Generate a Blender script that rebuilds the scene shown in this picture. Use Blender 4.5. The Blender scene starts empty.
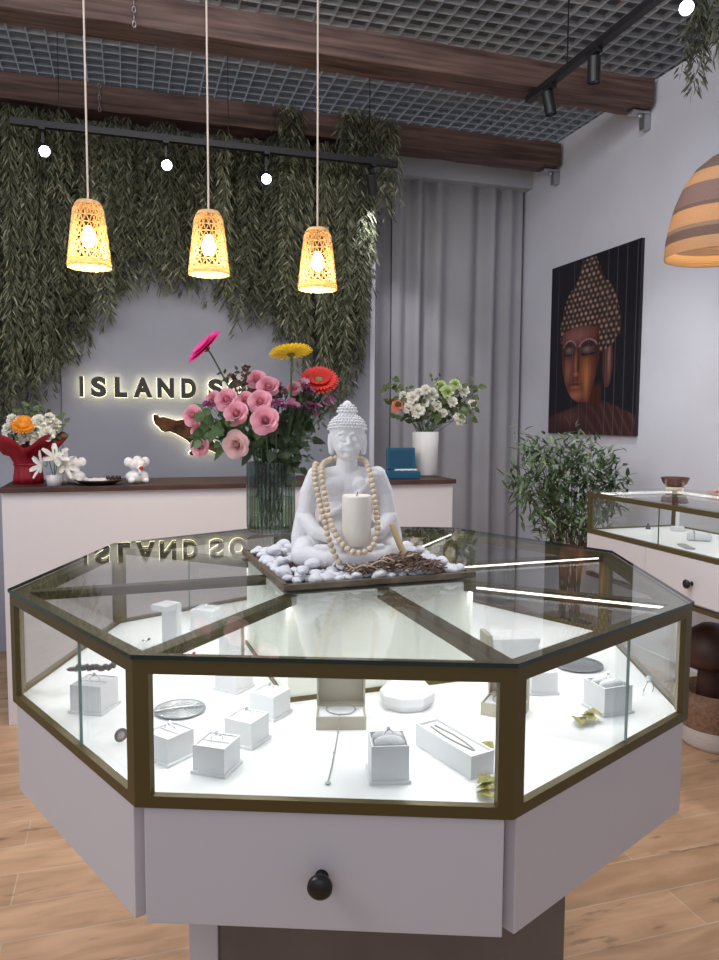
import bpy, bmesh, math, random
import numpy as np
from mathutils import Vector, Matrix, Euler
random.seed(7)
PI = math.pi
D = bpy.data
C = bpy.context.scene.collection

# ------------------------------------------------------------ camera
CAM_Z, FPX, PITCH, ROLL, YAW = 1.35, 748.578, 0.0806651, 0.0059263, 0.3006844
_r = Vector((1, 0, 0)); _f = Vector((0, math.cos(PITCH), -math.sin(PITCH))); _u = _r.cross(_f)
_r2 = _r * math.cos(ROLL) + _u * math.sin(ROLL); _u2 = -_r * math.sin(ROLL) + _u * math.cos(ROLL)
_Z = Matrix.Rotation(-YAW, 3, 'Z')
RT, FW, UP = _Z @ _r2, _Z @ _f, _Z @ _u2
ORG = Vector((0, 0, CAM_Z))
cam = D.objects.new('camera', D.cameras.new('camera')); C.objects.link(cam)
cam.data.sensor_width = 36; cam.data.lens = FPX / 960 * 36; cam.data.clip_start = .02
cam.matrix_world = Matrix(((RT.x, UP.x, -FW.x, 0), (RT.y, UP.y, -FW.y, 0), (RT.z, UP.z, -FW.z, CAM_Z), (0, 0, 0, 1)))
bpy.context.scene.camera = cam

def at(x, y, ax, v):
    """point of the room seen at photo position x, y on the plane axis ax = v"""
    d = FW + RT * ((x - 359.5) / FPX) + UP * ((480 - y) / FPX)
    return ORG + d * ((v - ORG[ax]) / d[ax])

# ------------------------------------------------------------ world, lights, exposure
sc = bpy.context.scene
w = D.worlds.new('room_light'); sc.world = w; w.use_nodes = True
w.node_tree.nodes['Background'].inputs[0].default_value = (.80, .86, 1.0, 1)
w.node_tree.nodes['Background'].inputs[1].default_value = .42
sc.view_settings.view_transform = 'Standard'; sc.view_settings.look = 'None'
sc.view_settings.exposure = 0.0; sc.view_settings.gamma = 1

def area(name, loc, target, sx, sy, power, col=(1, 1, 1), parent=None):
    l = D.lights.new(name, 'AREA'); l.shape = 'RECTANGLE'; l.size = sx; l.size_y = sy; l.energy = power; l.color = col
    o = D.objects.new(name, l); C.objects.link(o); o.location = loc
    o.rotation_euler = (Vector(target) - Vector(loc)).to_track_quat('-Z', 'Y').to_euler()
    if parent: o.parent = parent
    return o
area('shopfront_fill_light', (-1.6, -2.2, 2.1), (1.2, 3.5, 1.3), 3.0, 2.2, 14, (.86, .91, 1.0))  # added soft fill from behind the camera, standing in for unseen shop-front daylight
area('overhead_fill_light', (.5, 1.7, 3.4), (.9, 3.2, 0), 1.8, 1.0, 42, (.95, .96, 1.0))  # unseen overhead fill, added below the ceiling to light the room
area('left_fill_light', (-1.9, 1.2, 3.0), (2.7, 3.6, 1.6), 1.6, 1.6, 50, (.93, .95, 1.0))  # unseen fill added high on the left to brighten the right wall

# ------------------------------------------------------------ materials
MATS = {}
def mat(name, col, rough=.5, metal=0, emit=None, es=0, spec=.5, var=0, vscale=20, bump=0, bscale=60, sub=0, trans=0):
    if name in MATS: return MATS[name]
    m = D.materials.new(name); m.use_nodes = True; nt = m.node_tree; b = nt.nodes['Principled BSDF']
    b.inputs['Base Color'].default_value = (*col, 1); b.inputs['Roughness'].default_value = rough
    b.inputs['Metallic'].default_value = metal; b.inputs['Specular IOR Level'].default_value = spec
    if emit: b.inputs['Emission Color'].default_value = (*emit, 1); b.inputs['Emission Strength'].default_value = es
    if sub: b.inputs['Subsurface Weight'].default_value = sub; b.inputs['Subsurface Radius'].default_value = (.02, .015, .01)
    if var or bump:
        tc = nt.nodes.new('ShaderNodeTexCoord')
    if var:
        n = nt.nodes.new('ShaderNodeTexNoise'); n.inputs['Scale'].default_value = vscale; n.inputs['Detail'].default_value = 4
        nt.links.new(tc.outputs['Object'], n.inputs['Vector'])
        r = nt.nodes.new('ShaderNodeValToRGB')
        r.color_ramp.elements[0].position = .3; r.color_ramp.elements[1].position = .7
        r.color_ramp.elements[0].color = (*[max(0, c * (1 - var)) for c in col], 1)
        r.color_ramp.elements[1].color = (*[min(1, c * (1 + var)) for c in col], 1)
        nt.links.new(n.outputs['Fac'], r.inputs['Fac']); nt.links.new(r.outputs['Color'], b.inputs['Base Color'])
    if bump:
        n2 = nt.nodes.new('ShaderNodeTexNoise'); n2.inputs['Scale'].default_value = bscale
        nt.links.new(tc.outputs['Object'], n2.inputs['Vector'])
        bp = nt.nodes.new('ShaderNodeBump'); bp.inputs['Strength'].default_value = bump; bp.inputs['Distance'].default_value = .01
        nt.links.new(n2.outputs['Fac'], bp.inputs['Height']); nt.links.new(bp.outputs['Normal'], b.inputs['Normal'])
    if trans:
        tr = nt.nodes.new('ShaderNodeBsdfTranslucent'); mx = nt.nodes.new('ShaderNodeMixShader')
        tr.inputs['Color'].default_value = (*col, 1); mx.inputs[0].default_value = trans
        nt.links.new(b.outputs[0], mx.inputs[1]); nt.links.new(tr.outputs[0], mx.inputs[2])
        nt.links.new(mx.outputs[0], nt.nodes['Material Output'].inputs['Surface'])
        if var: nt.links.new(r.outputs['Color'], tr.inputs['Color'])
    MATS[name] = m; return m

def glass(name, tint=(1, 1, 1), ior=1.5, rough=0.0, ribs=0):
    m = D.materials.new(name); m.use_nodes = True; nt = m.node_tree
    nt.nodes.remove(nt.nodes['Principled BSDF'])
    t = nt.nodes.new('ShaderNodeBsdfTransparent'); t.inputs[0].default_value = (*tint, 1)
    g = nt.nodes.new('ShaderNodeBsdfGlossy'); g.inputs['Roughness'].default_value = rough
    lw = nt.nodes.new('ShaderNodeLayerWeight'); lw.inputs[0].default_value = .5
    pw = nt.nodes.new('ShaderNodeMath'); pw.operation = 'POWER'; pw.inputs[1].default_value = 5
    nt.links.new(lw.outputs['Facing'], pw.inputs[0]); F0 = ((ior - 1) / (ior + 1)) ** 2
    f = nt.nodes.new('ShaderNodeMath'); f.operation = 'MULTIPLY_ADD'; f.inputs[1].default_value = 1 - F0; f.inputs[2].default_value = F0
    nt.links.new(pw.outputs[0], f.inputs[0])
    mx = nt.nodes.new('ShaderNodeMixShader')
    nt.links.new(f.outputs[0], mx.inputs[0]); nt.links.new(t.outputs[0], mx.inputs[1]); nt.links.new(g.outputs[0], mx.inputs[2])
    nt.links.new(mx.outputs[0], nt.nodes['Material Output'].inputs['Surface'])
    MATS[name] = m; return m

def colorattr(name, rough=.5, trans=0, attr='Col', spec=.4):
    m = mat(name, (1, 1, 1), rough, spec=spec, trans=trans); nt = m.node_tree
    a = nt.nodes.new('ShaderNodeAttribute'); a.attribute_name = attr
    nt.links.new(a.outputs['Color'], nt.nodes['Principled BSDF'].inputs['Base Color'])
    for n in nt.nodes:
        if n.type == 'BSDF_TRANSLUCENT': nt.links.new(a.outputs['Color'], n.inputs['Color'])
    return m

# ------------------------------------------------------------ mesh helpers
def new(): return bmesh.new()
def link(o, parent=None):
    C.objects.link(o)
    if parent: o.parent = parent
    return o
def obj(name, bm, m, parent=None, bev=0, smooth=False, loc=None, segs=2):
    me = D.meshes.new(name)
    bmesh.ops.recalc_face_normals(bm, faces=bm.faces)
    bm.to_mesh(me); bm.free()
    for mm in (m if isinstance(m, (list, tuple)) else [m]): me.materials.append(mm)
    if smooth:
        for p in me.polygons: p.use_smooth = True
    o = D.objects.new(name, me); link(o, parent)
    if loc: o.location = loc
    if bev:
        b = o.modifiers.new('bevel', 'BEVEL'); b.width = bev; b.segments = segs; b.limit_method = 'ANGLE'
    return o
def rawobj(name, verts, faces, m, parent=None, smooth=False):
    me = D.meshes.new(name); me.from_pydata([tuple(v) for v in verts], [], faces)
    for mm in (m if isinstance(m, (list, tuple)) else [m]): me.materials.append(mm)
    if smooth:
        for p in me.polygons: p.use_smooth = True
    o = D.objects.new(name, me); return link(o, parent)
def tag(o, label=None, cat=None, group=None, kind=None):
    if label: o['label'] = label
    if cat: o['category'] = cat
    if group: o['group'] = group
    if kind: o['kind'] = kind
    return o
def thing(name, label, cat, loc=(0, 0, 0), rz=0, group=None):
    o = D.objects.new(name, None); C.objects.link(o); o.location = loc; o.rotation_euler = (0, 0, rz)
    o.empty_display_size = .05
    return tag(o, label, cat, group)
def struct(o): o['kind'] = 'structure'; return o
def copy_tree(o, parent=None):
    c = o.copy(); C.objects.link(c)
    if parent: c.parent = parent
    for ch in [x for x in o.children]: copy_tree(ch, c)
    return c

def T(x=0, y=0, z=0): return Matrix.Translation((x, y, z))
def RX(a): return Matrix.Rotation(a, 4, 'X')
def RY(a): return Matrix.Rotation(a, 4, 'Y')
def RZ(a): return Matrix.Rotation(a, 4, 'Z')
def box(bm, x0, x1, y0, y1, z0, z1, M=None, mi=0):
    vs = [bm.verts.new((x, y, z)) for z in (z0, z1) for y in (y0, y1) for x in (x0, x1)]
    if M: 
        for v in vs: v.co = M @ v.co
    for f in ((0, 2, 3, 1), (4, 5, 7, 6), (0, 1, 5, 4), (2, 6, 7, 3), (0, 4, 6, 2), (1, 3, 7, 5)):
        fc = bm.faces.new([vs[i] for i in f]); fc.material_index = mi
    return vs
def prism(bm, pts, z0, z1, M=None, mi=0, side_mi=None):
    a = [bm.verts.new((p[0], p[1], z0)) for p in pts]; b = [bm.verts.new((p[0], p[1], z1)) for p in pts]
    if M:
        for v in a + b: v.co = M @ v.co
    f = bm.faces.new(a[::-1]); f.material_index = mi
    f = bm.faces.new(b); f.material_index = mi
    n = len(pts)
    for i in range(n):
        f = bm.faces.new((a[i], a[(i + 1) % n], b[(i + 1) % n], b[i])); f.material_index = mi if side_mi is None else side_mi
def lathe(bm, prof, n=24, M=None, ribs=0, rib_n=0, cap=True):
    rings = []
    for (r, z) in prof:
        ring = []
        for i in range(n):
            a = 2 * PI * i / n
            rr = r * (1 + (ribs * math.cos(rib_n * a) if ribs else 0))
            v = Vector((rr * math.cos(a), rr * math.sin(a), z))
            ring.append(bm.verts.new(M @ v if M else v))
        rings.append(ring)
    for k in range(len(rings) - 1):
        for i in range(n):
            j = (i + 1) % n
            bm.faces.new((rings[k][i], rings[k][j], rings[k + 1][j], rings[k + 1][i]))
    if cap:
        if prof[0][0] > 1e-4: bm.faces.new(rings[0][::-1])
        if prof[-1][0] > 1e-4: bm.faces.new(rings[-1])
_sph = {}
def _unit(u, v):
    if (u, v) not in _sph:
        P = [(0, 0, 1)] + [(math.sin(PI * j / v) * math.cos(2 * PI * i / u), math.sin(PI * j / v) * math.sin(2 * PI * i / u), math.cos(PI * j / v)) for j in range(1, v) for i in range(u)] + [(0, 0, -1)]
        Fc = [(0, 1 + i, 1 + (i + 1) % u) for i in range(u)]
        for j in range(v - 2):
            for i in range(u): a_ = 1 + j * u; k = (i + 1) % u; Fc.append((a_ + i, a_ + u + i, a_ + u + k, a_ + k))
        a_ = 1 + (v - 2) * u; Fc += [(a_ + i, len(P) - 1, a_ + (i + 1) % u) for i in range(u)]
        _sph[(u, v)] = ([Vector(p) for p in P], Fc)
    return _sph[(u, v)]
def ell(bm, c, r, M=None, u=16, v=10, rot=None):
    m = T(*c) @ (rot if rot else Matrix.Identity(4)) @ Matrix.Diagonal((*((r, r, r) if not hasattr(r, '__len__') else r), 1))
    if M: m = M @ m
    P, Fc = _unit(u, v); vs = [bm.verts.new(m @ p) for p in P]
    for f in Fc: bm.faces.new([vs[i] for i in f])
def tube(bm, pts, r, n=8, taper=None):
    pts = [Vector(p) for p in pts]; rings = []
    for i, p in enumerate(pts):
        d = (pts[min(i + 1, len(pts) - 1)] - pts[max(i - 1, 0)]).normalized()
        a = d.orthogonal().normalized() if i == 0 else (rings_a - d * rings_a.dot(d)).normalized()
        rings_a = a; b = d.cross(a)
        rr = r if taper is None else r + (taper - r) * i / max(1, len(pts) - 1)
        rings.append([bm.verts.new(p + (a * math.cos(2 * PI * k / n) + b * math.sin(2 * PI * k / n)) * rr) for k in range(n)])
    for q in range(len(rings) - 1):
        for k in range(n):
            bm.faces.new((rings[q][k], rings[q][(k + 1) % n], rings[q + 1][(k + 1) % n], rings[q + 1][k]))
    bm.faces.new(rings[0][::-1]); bm.faces.new(rings[-1])
def curve_pts(pts, n=24):
    pts = [Vector(p) for p in pts]; out = []
    P = [pts[0]] + pts + [pts[-1]]
    seg = len(pts) - 1
    for s in range(seg):
        for k in range(n // seg + 1):
            t = k / (n // seg + 1); a, b, c, d = P[s], P[s + 1], P[s + 2], P[s + 3]
            out.append(.5 * ((2 * b) + (c - a) * t + (2 * a - 5 * b + 4 * c - d) * t * t + (3 * b - a - 3 * c + d) * t ** 3))
    out.append(pts[-1]); return out
def leaf(V, F, p, d, up, L, W, fold=.25, droop=0):
    """simple folded leaf: base p, direction d"""
    d = d.normalized(); s = d.cross(up)
    if s.length < 1e-3: s = d.orthogonal()
    s.normalize(); n = s.cross(d)
    i = len(V); dr = Vector((0, 0, -droop * L))
    V += [p, p + d * L * .35 + s * W * .5 + n * W * fold * .5 + dr * .2, p + d * L * .4 + dr * .25, p + d * L * .35 - s * W * .5 + n * W * fold * .5 + dr * .2,
          p + d * L * .75 + s * W * .3 + n * W * fold * .2 + dr * .6, p + d * L * .75 + dr * .6, p + d * L * .75 - s * W * .3 + n * W * fold * .2 + dr * .6, p + d * L + dr]
    F += [(i, i + 1, i + 2), (i, i + 2, i + 3), (i + 1, i + 4, i + 5, i + 2), (i + 2, i + 5, i + 6, i + 3), (i + 4, i + 7, i + 5), (i + 5, i + 7, i + 6)]
def rv(s=1): return Vector((random.uniform(-s, s), random.uniform(-s, s), random.uniform(-s, s)))

# ------------------------------------------------------------ the palette
white_lac = mat('white_lacquer', (.70, .66, .67), .35)
case_lac = mat('case_lacquer', (.60, .56, .575), .35)
bronze = mat('bronze_frame', (.100, .072, .020), .4, metal=.35)
wallpaint = mat('wall_paint', (.72, .72, .79), .85, var=.03, vscale=3)
greypaint = mat('grey_paint', (.33, .335, .385), .8, var=.05, vscale=2.5)
lintelm = mat('lintel_paint', (.45, .46, .5), .8)
black = mat('black_metal', (.012, .012, .014), .45)
blackknob = mat('black_knob', (.008, .008, .008), .3)
paper = mat('white_card', (.70, .705, .72), .6)
paper2 = mat('white_cushion', (.66, .665, .68), .9, bump=.2, bscale=300)
beige = mat('beige_card', (.42, .38, .31), .7)
cream = mat('cream_panel', (.80, .82, .74), .5)
deckm = mat('display_deck', (.85, .85, .85), .5)
ceram = mat('white_ceramic', (.82, .81, .82), .35)
silver = mat('silver', (.8, .8, .82), .2, metal=1)
gold = mat('gold', (.85, .6, .25), .25, metal=1)
glass_clear = glass('clear_glass', (.975, .99, .985), 1.42)
glass_edge = mat('green_glass_edge', (.010, .028, .024), .2)
darkwood = mat('dark_wood', (.06, .025, .018), .5, var=.4, vscale=12)
LED = mat('led_strip', (1, 1, 1), .5, emit=(1, .98, .92), es=3.5)

# ------------------------------------------------------------ room shell
def wood_floor():
    m = D.materials.new('oak_tile'); m.use_nodes = True; nt = m.node_tree; N = nt.nodes; L = nt.links
    b = N['Principled BSDF']; b.inputs['Roughness'].default_value = .42
    tc = N.new('ShaderNodeTexCoord'); mp = N.new('ShaderNodeMapping')
    mp.inputs['Rotation'].default_value = (0, 0, math.radians(0))
    L.new(tc.outputs['Object'], mp.inputs['Vector'])
    br = N.new('ShaderNodeTexBrick'); br.inputs['Scale'].default_value = 1
    br.inputs['Brick Width'].default_value = .9; br.inputs['Row Height'].default_value = .155
    br.inputs['Mortar Size'].default_value = .0022; br.inputs['Mortar Smooth'].default_value = .2
    br.offset = .37
    br.inputs['Color1'].default_value = (.66, .41, .25, 1); br.inputs['Color2'].default_value = (.54, .33, .195, 1)
    br.inputs['Mortar'].default_value = (.66, .52, .40, 1)
    L.new(mp.outputs[0], br.inputs['Vector'])
    st = N.new('ShaderNodeMapping'); st.inputs['Scale'].default_value = (2.4, 11, 1); L.new(tc.outputs['Object'], st.inputs['Vector'])
    n = N.new('ShaderNodeTexNoise'); n.inputs['Scale'].default_value = 1.6; n.inputs['Detail'].default_value = 8; n.inputs['Distortion'].default_value = .6
    L.new(st.outputs[0], n.inputs['Vector'])
    r = N.new('ShaderNodeValToRGB'); r.color_ramp.elements[0].position = .35; r.color_ramp.elements[1].position = .65
    r.color_ramp.elements[0].color = (.80, .76, .72, 1); r.color_ramp.elements[1].color = (1.1, 1.1, 1.1, 1)
    L.new(n.outputs['Fac'], r.inputs['Fac'])
    mu = N.new('ShaderNodeMix'); mu.data_type = 'RGBA'; mu.blend_type = 'MULTIPLY'; mu.inputs[0].default_value = 1
    L.new(br.outputs['Color'], mu.inputs[6]); L.new(r.outputs[0], mu.inputs[7])
    # knots
    sk = N.new('ShaderNodeMapping'); sk.inputs['Scale'].default_value = (3, 13, 1); L.new(tc.outputs['Object'], sk.inputs['Vector'])
    k = N.new('ShaderNodeTexNoise'); k.inputs['Scale'].default_value = 1.3; k.inputs['Detail'].default_value = 5; L.new(sk.outputs[0], k.inputs['Vector'])
    kr = N.new('ShaderNodeValToRGB'); kr.color_ramp.elements[0].position = .62; kr.color_ramp.elements[1].position = .72
    L.new(k.outputs['Fac'], kr.inputs['Fac'])
    mk = N.new('ShaderNodeMix'); mk.data_type = 'RGBA'; L.new(kr.outputs[0], mk.inputs[0]); L.new(mu.outputs[2], mk.inputs[6])
    mk.inputs[7].default_value = (.10, .055, .035, 1)
    L.new(mk.outputs[2], b.inputs['Base Color'])
    return m
bm = new(); box(bm, -3, 5, -2.5, 5.0, -.05, 0); struct(obj('floor', bm, wood_floor()))

WX, WTOP = 2.75, 3.18
bm = new(); box(bm, WX, WX + .1, -.5, 5.0, 0, WTOP); struct(obj('wall_right', bm, wallpaint))
bm = new(); box(bm, 1.3, 5.0, 5.0, 5.1, 0, WTOP); struct(obj('wall_back', bm, greypaint))
bm = new(); box(bm, -.355, 1.515, 4.63, 4.8, 0, WTOP); struct(obj('wall_sign', bm, greypaint))
bm = new(); box(bm, -3, -.36, 4.67, 4.8, 0, WTOP); struct(obj('wall_left', bm, mat('grey_side_paint', (.38, .39, .45), .8)))
bm = new(); box(bm, 1.50, 1.53, 4.62, 4.63, 0, 3.0); struct(obj('trim_1', bm, wallpaint))
bm = new(); box(bm, 1.52, WX, 4.80, 5.0, 2.97, WTOP); struct(obj('trim_2', bm, lintelm))
bm = new(); box(bm, WX - .015, WX, -.5, 4.95, 0, .08); struct(obj('baseboard_right', bm, mat('white_trim', (.8, .8, .8), .5)))
# open cell ceiling
bm = new()
x = -3.0
while x < 6.2:
    box(bm, x - .003, x + .003, 1.5, 8.0, 3.50, 3.53); x += .1
y = 1.55
while y < 8.0:
    box(bm, -3.0, 6.2, y - .003, y + .003, 3.501, 3.529); y += .1
struct(obj('ceiling', bm, mat('ceiling_grid_metal', (.46, .46, .46), .6)))
bm = new(); box(bm, -4, 7, .5, 9, 3.74, 3.8); struct(obj('ceiling_void', bm, mat('ceiling_void_paint', (.20, .195, .20), .9, var=.3, vscale=4)))

# wooden beams
def beam_mat():
    m = D.materials.new('beam_wood'); m.use_nodes = True; nt = m.node_tree; N = nt.nodes; L = nt.links
    b = N['Principled BSDF']; b.inputs['Roughness'].default_value = .6
    tc = N.new('ShaderNodeTexCoord'); mp = N.new('ShaderNodeMapping'); mp.inputs['Scale'].default_value = (1.5, 25, 25)
    L.new(tc.outputs['Object'], mp.inputs[0]); n = N.new('ShaderNodeTexNoise'); n.inputs['Scale'].default_value = 1.5; n.inputs['Detail'].default_value = 7
    L.new(mp.outputs[0], n.inputs[0]); r = N.new('ShaderNodeValToRGB')
    r.color_ramp.elements[0].position = .3; r.color_ramp.elements[0].color = (.035, .017, .014, 1)
    r.color_ramp.elements[1].position = .72; r.color_ramp.elements[1].color = (.19, .11, .088, 1)
    L.new(n.outputs[0], r.inputs[0]); L.new(r.outputs[0], b.inputs['Base Color'])
    bp = N.new('ShaderNodeBump'); bp.inputs['Strength'].default_value = .4; bp.inputs['Distance'].default_value = .01
    L.new(n.outputs[0], bp.inputs['Height']); L.new(bp.outputs[0], b.inputs['Normal'])
    return m
beamm = beam_mat()
steel = mat('bracket_steel', (.45, .46, .48), .35, metal=.8)
for (y0, z0, lab) in ((3.50, 3.03, 'rough brown wooden ceiling beam nearer the viewer, passing above the pendant lamps'),
                      (4.40, 3.0, 'rough brown wooden ceiling beam farther back, above the hanging greenery')):
    t = thing('ceiling_beam', lab, 'beam', (0, y0, z0), 0, 'wooden ceiling beams')
    bm = new()
    nx = 40
    for i in range(nx):   # a hewn bar: slightly uneven section
        pass
    prof = []
    xs = [-2.5 + i * (WX + 2.5 - .03) / nx for i in range(nx + 1)]
    rings = []
    for xx in xs:
        j = lambda: random.uniform(-.004, .004)
        rings.append([bm.verts.new((xx, 0 + j(), 0 + j())), bm.verts.new((xx, .16 + j(), j())), bm.verts.new((xx, .16 + j(), .14 + j())), bm.verts.new((xx, 0 + j(), .14 + j()))])
    for a, b_ in zip(rings, rings[1:]):
        for k in range(4): bm.faces.new((a[k], a[(k + 1) % 4], b_[(k + 1) % 4], b_[k]))
    bm.faces.new(rings[0]); bm.faces.new(rings[-1][::-1])
    obj('timber', bm, beamm, t, bev=.006)
    bm = new(); box(bm, WX - .12, WX - .005, .05, .11, -.022, -.006); box(bm, WX - .045, WX - .005, .055, .10, -.10, -.022)
    ell(bm, (WX - .08, .05, -.04), .014, u=10, v=6)
    obj('end_bracket', bm, steel, t, bev=.003)
    # hanging chain of links on the face of the beam
    bm = new()
    for k in range(5):
        M = T(.06 if y0 < 4 else -.11, -.012, .12 - k * .03) @ (RZ(PI / 2 * (k % 2))) @ RX(PI / 2)
        pts = [M @ Vector((.007 * math.cos(a), .014 * math.sin(a), 0)) for a in [i * PI / 5 for i in range(11)]]
        tube(bm, pts, .0022, 5)
    obj('chain', bm, steel, t)

# curtain
def curtain():
    t = thing('curtain', 'full-height grey pleated curtain hanging between the sign wall and the white wall', 'curtain', (0, 0, 0))
    for (xa, xb, yb) in ((1.53, 1.745, 4.93), (1.735, 2.72, 4.88)):
        V = []; F = []; nx = int((xb - xa) * 260); nz = 14
        for j in range(nz + 1):
            z = .02 + j / nz * 3.03
            for i in range(nx + 1):
                x = xa + (xb - xa) * i / nx
                ph = x * 38 + 1.3 * math.sin(x * 7)
                amp = .026 + .016 * math.sin(x * 13 + 1)
                yy = yb + amp * math.sin(ph + .25 * math.sin(z * 1.3))
                V.append((x + (.012 * math.sin(z * .8)) * 0, yy, z))
        for j in range(nz):
            for i in range(nx):
                a = j * (nx + 1) + i; F.append((a, a + 1, a + nx + 2, a + nx + 1))
        o = rawobj('curtain_panel', V, F, mat('curtain_cloth', (.43, .42, .45), .9, trans=.1, var=.05, vscale=3), t, True)
        s = o.modifiers.new('s', 'SOLIDIFY'); s.thickness = .003
    bm = new(); box(bm, 1.53, 2.72, 4.87, 4.95, 3.045, 3.06); obj('curtain_rail', bm, steel, t)
curtain()

# ------------------------------------------------------------ octagonal display case
CX, CY = .442, 1.476
ZT = 1.0432; ZG = .8357; ZB = .6725; R8 = .65
PHI = math.radians(-20.2737)
def oct_pts(R):
    return [(R * math.cos(math.radians(-112.5 + 45 * k)), R * math.sin(math.radians(-112.5 + 45 * k))) for k in range(8)]
case = thing('octagonal_display_case', 'large white octagonal jewellery display case with bronze frame and glass top in the foreground', 'display case', (CX, CY, 0), PHI)
O = oct_pts(R8); AP = R8 * math.cos(PI / 8); EDGE = 2 * R8 * math.sin(PI / 8)
def seg_box(bm, k, inset, depth, z0, z1, short0=0, short1=0, mi=0):
    """bar along side k (between vertex k and k+1): outer face at apothem-inset"""
    a = Vector(O[k]); b = Vector(O[(k + 1) % 8]); mid = (a + b) / 2; n = mid.normalized(); e = (b - a).normalized()
    M = Matrix(((e.x, n.x, 0, 0), (e.y, n.y, 0, 0), (0, 0, 1, 0), (0, 0, 0, 1)))
    half = EDGE / 2
    box(bm, -half + short0, half - short1, AP - inset - depth, AP - inset, z0, z1, M, mi)
def ring8(bm, r0, r1, z0, z1):
    P0, P1 = oct_pts(r0), oct_pts(r1)
    for k in range(8):
        j = (k + 1) % 8
        vs = [bm.verts.new((*p, z)) for z in (z0, z1) for p in (P0[k], P0[j], P1[j], P1[k])]
        for f in ((0, 1, 2, 3), (4, 7, 6, 5), (0, 4, 5, 1), (2, 6, 7, 3)): bm.faces.new([vs[i] for i in f])
    bmesh.ops.remove_doubles(bm, verts=bm.verts, dist=1e-5)
GT = .006
bm = new(); prism(bm, oct_pts(R8 + .003), ZT - GT, ZT, side_mi=1); obj('glass_top', bm, [glass_clear, glass_edge], case)
RW = .026
bm = new(); ring8(bm, R8, R8 - RW / math.cos(PI / 8), ZT - GT - .020, ZT - GT - .0002); obj('top_rail', bm, bronze, case)
bm = new(); ring8(bm, R8, R8 - .0115 / math.cos(PI / 8), ZG, ZG + .016); obj('bottom_rail', bm, bronze, case)
for k in range(8):
    a = Vector(O[k]); e1 = (Vector(O[(k + 1) % 8]) - a).normalized(); e0 = (Vector(O[k - 1]) - a).normalized()
    w_ = .021; inn = a * (1 - .013 / R8)
    pts = [a, a + e1 * w_, a + e1 * w_ - a.normalized() * .009, inn * .985, a + e0 * w_ - a.normalized() * .009, a + e0 * w_]
    bm = new(); prism(bm, [tuple(p) for p in pts], ZG + .016, ZT - GT - .020); obj('post', bm, bronze, case)
# panes: the two diagonal sides next to the front carry two overlapping sliding panes
for k in range(8):
    bm = new()
    if k in (7, 1, 3, 5):
        seg_box(bm, k, .006, .004, ZG + .014, ZT - .028, .024, EDGE * .40)
        obj('glass_pane', bm, glass_clear, case)
        bm = new(); seg_box(bm, k, .006, .0041, ZG + .0145, ZT - .0285, EDGE * .598, EDGE * .398); obj('pane_edge', bm, mat('pane_edge_glass', (.16, .24, .22), .2), case)
        bm = new(); seg_box(bm, k, .013, .004, ZG + .014, ZT - .028, EDGE * .55, .024)
    else:
        seg_box(bm, k, .008, .004, ZG + .014, ZT - .028, .024, .024)
    obj('glass_pane', bm, glass_clear, case)
bm = new(); prism(bm, oct_pts(R8 - .0135), ZG + .0012, ZG + .009); obj('display_deck', bm, deckm, case)
ZD = ZG + .009
# spokes under the glass with led strips
TR, TS = math.radians(2.5) - PHI, .385
for k in range(8):
    a = Vector(O[k]); n = a.normalized(); s = Vector((-n.y, n.x)); M = Matrix(((n.x, s.x, 0, 0), (n.y, s.y, 0, 0), (0, 0, 1, 0), (0, 0, 0, 1)))
    ang = math.atan2(n.y, n.x) - TR; r0 = (TS / 2 - .02) / max(abs(math.cos(ang)), abs(math.sin(ang)))
    bm = new(); box(bm, r0, R8 - .03, -.013, .013, ZT - GT - .016, ZT - GT - .0005, M); sp = obj('spoke', bm, bronze, case)
    q_ = 1 if k == 1 else -1
    bm = new(); box(bm, r0 + .03, R8 - .045, *sorted((q_ * .0142, q_ * .0132)), ZT - GT - .009, ZT - GT - .005, M); obj('led_strip', bm, LED, sp)
    p = M @ Vector((.42, 0, ZT - GT - .018))
    l = area('spoke_led_light', p, p - Vector((0, 0, 1)), .36, .012, .48, (1, .985, .95), case)
    l.rotation_euler = (0, 0, math.atan2(n.y, n.x))
# centre core below the tray
bm = new(); h = TS / 2 - .008; box(bm, -h, h, -h, h, ZD, ZT - GT - .0006, RZ(TR)); obj('centre_core', bm, cream, case)
bm = new(); box(bm, -h - .004, h + .004, -h - .004, h + .004, ZD, ZD + .008, RZ(TR)); obj('core_trim', bm, bronze, case)
# drawers
body_oct = oct_pts(R8 - .05)
bm = new(); prism(bm, body_oct, ZB + .012, ZG + .001); obj('carcass', bm, case_lac, case)
for k in range(8):
    bm = new(); seg_box(bm, k, .003, .02, ZB, ZG - .002, .011, .011); dr = obj('drawer_front', bm, case_lac, case, bev=.0015)
    if k in (0, 2, 4, 6):
        a = Vector(O[k]); b = Vector(O[(k + 1) % 8]); mid = ((a + b) / 2).normalized()
        M = T(mid.x * (AP - .003), mid.y * (AP - .003), ZB + .076) @ Matrix.Rotation(math.atan2(mid.y, mid.x), 4, 'Z') @ RY(PI / 2)
        bm = new(); lathe(bm, [(.009, 0), (.006, .004), (.0055, .012), (.013, .016), (.0165, .022), (.0165, .027), (.012, .031), (.0, .032)], 28, M)
        obj('knob', bm, blackknob, dr, smooth=True)
bm = new(); prism(bm, oct_pts(R8 - .06), ZB + .004, ZB + .012); obj('underside', bm, mat('brown_panel', (.16, .125, .11), .6, var=.1, vscale=8), case)
bm = new(); box(bm, -.188, .365, -.40, .40, 0, ZB + .004); obj('pedestal', bm, MATS['brown_panel'], case, bev=.002)
bm = new(); box(bm, -.236, -.1885, -.405, .405, 0, ZB + .004); obj('pedestal_side_panel', bm, case_lac, case, bev=.002)

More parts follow.
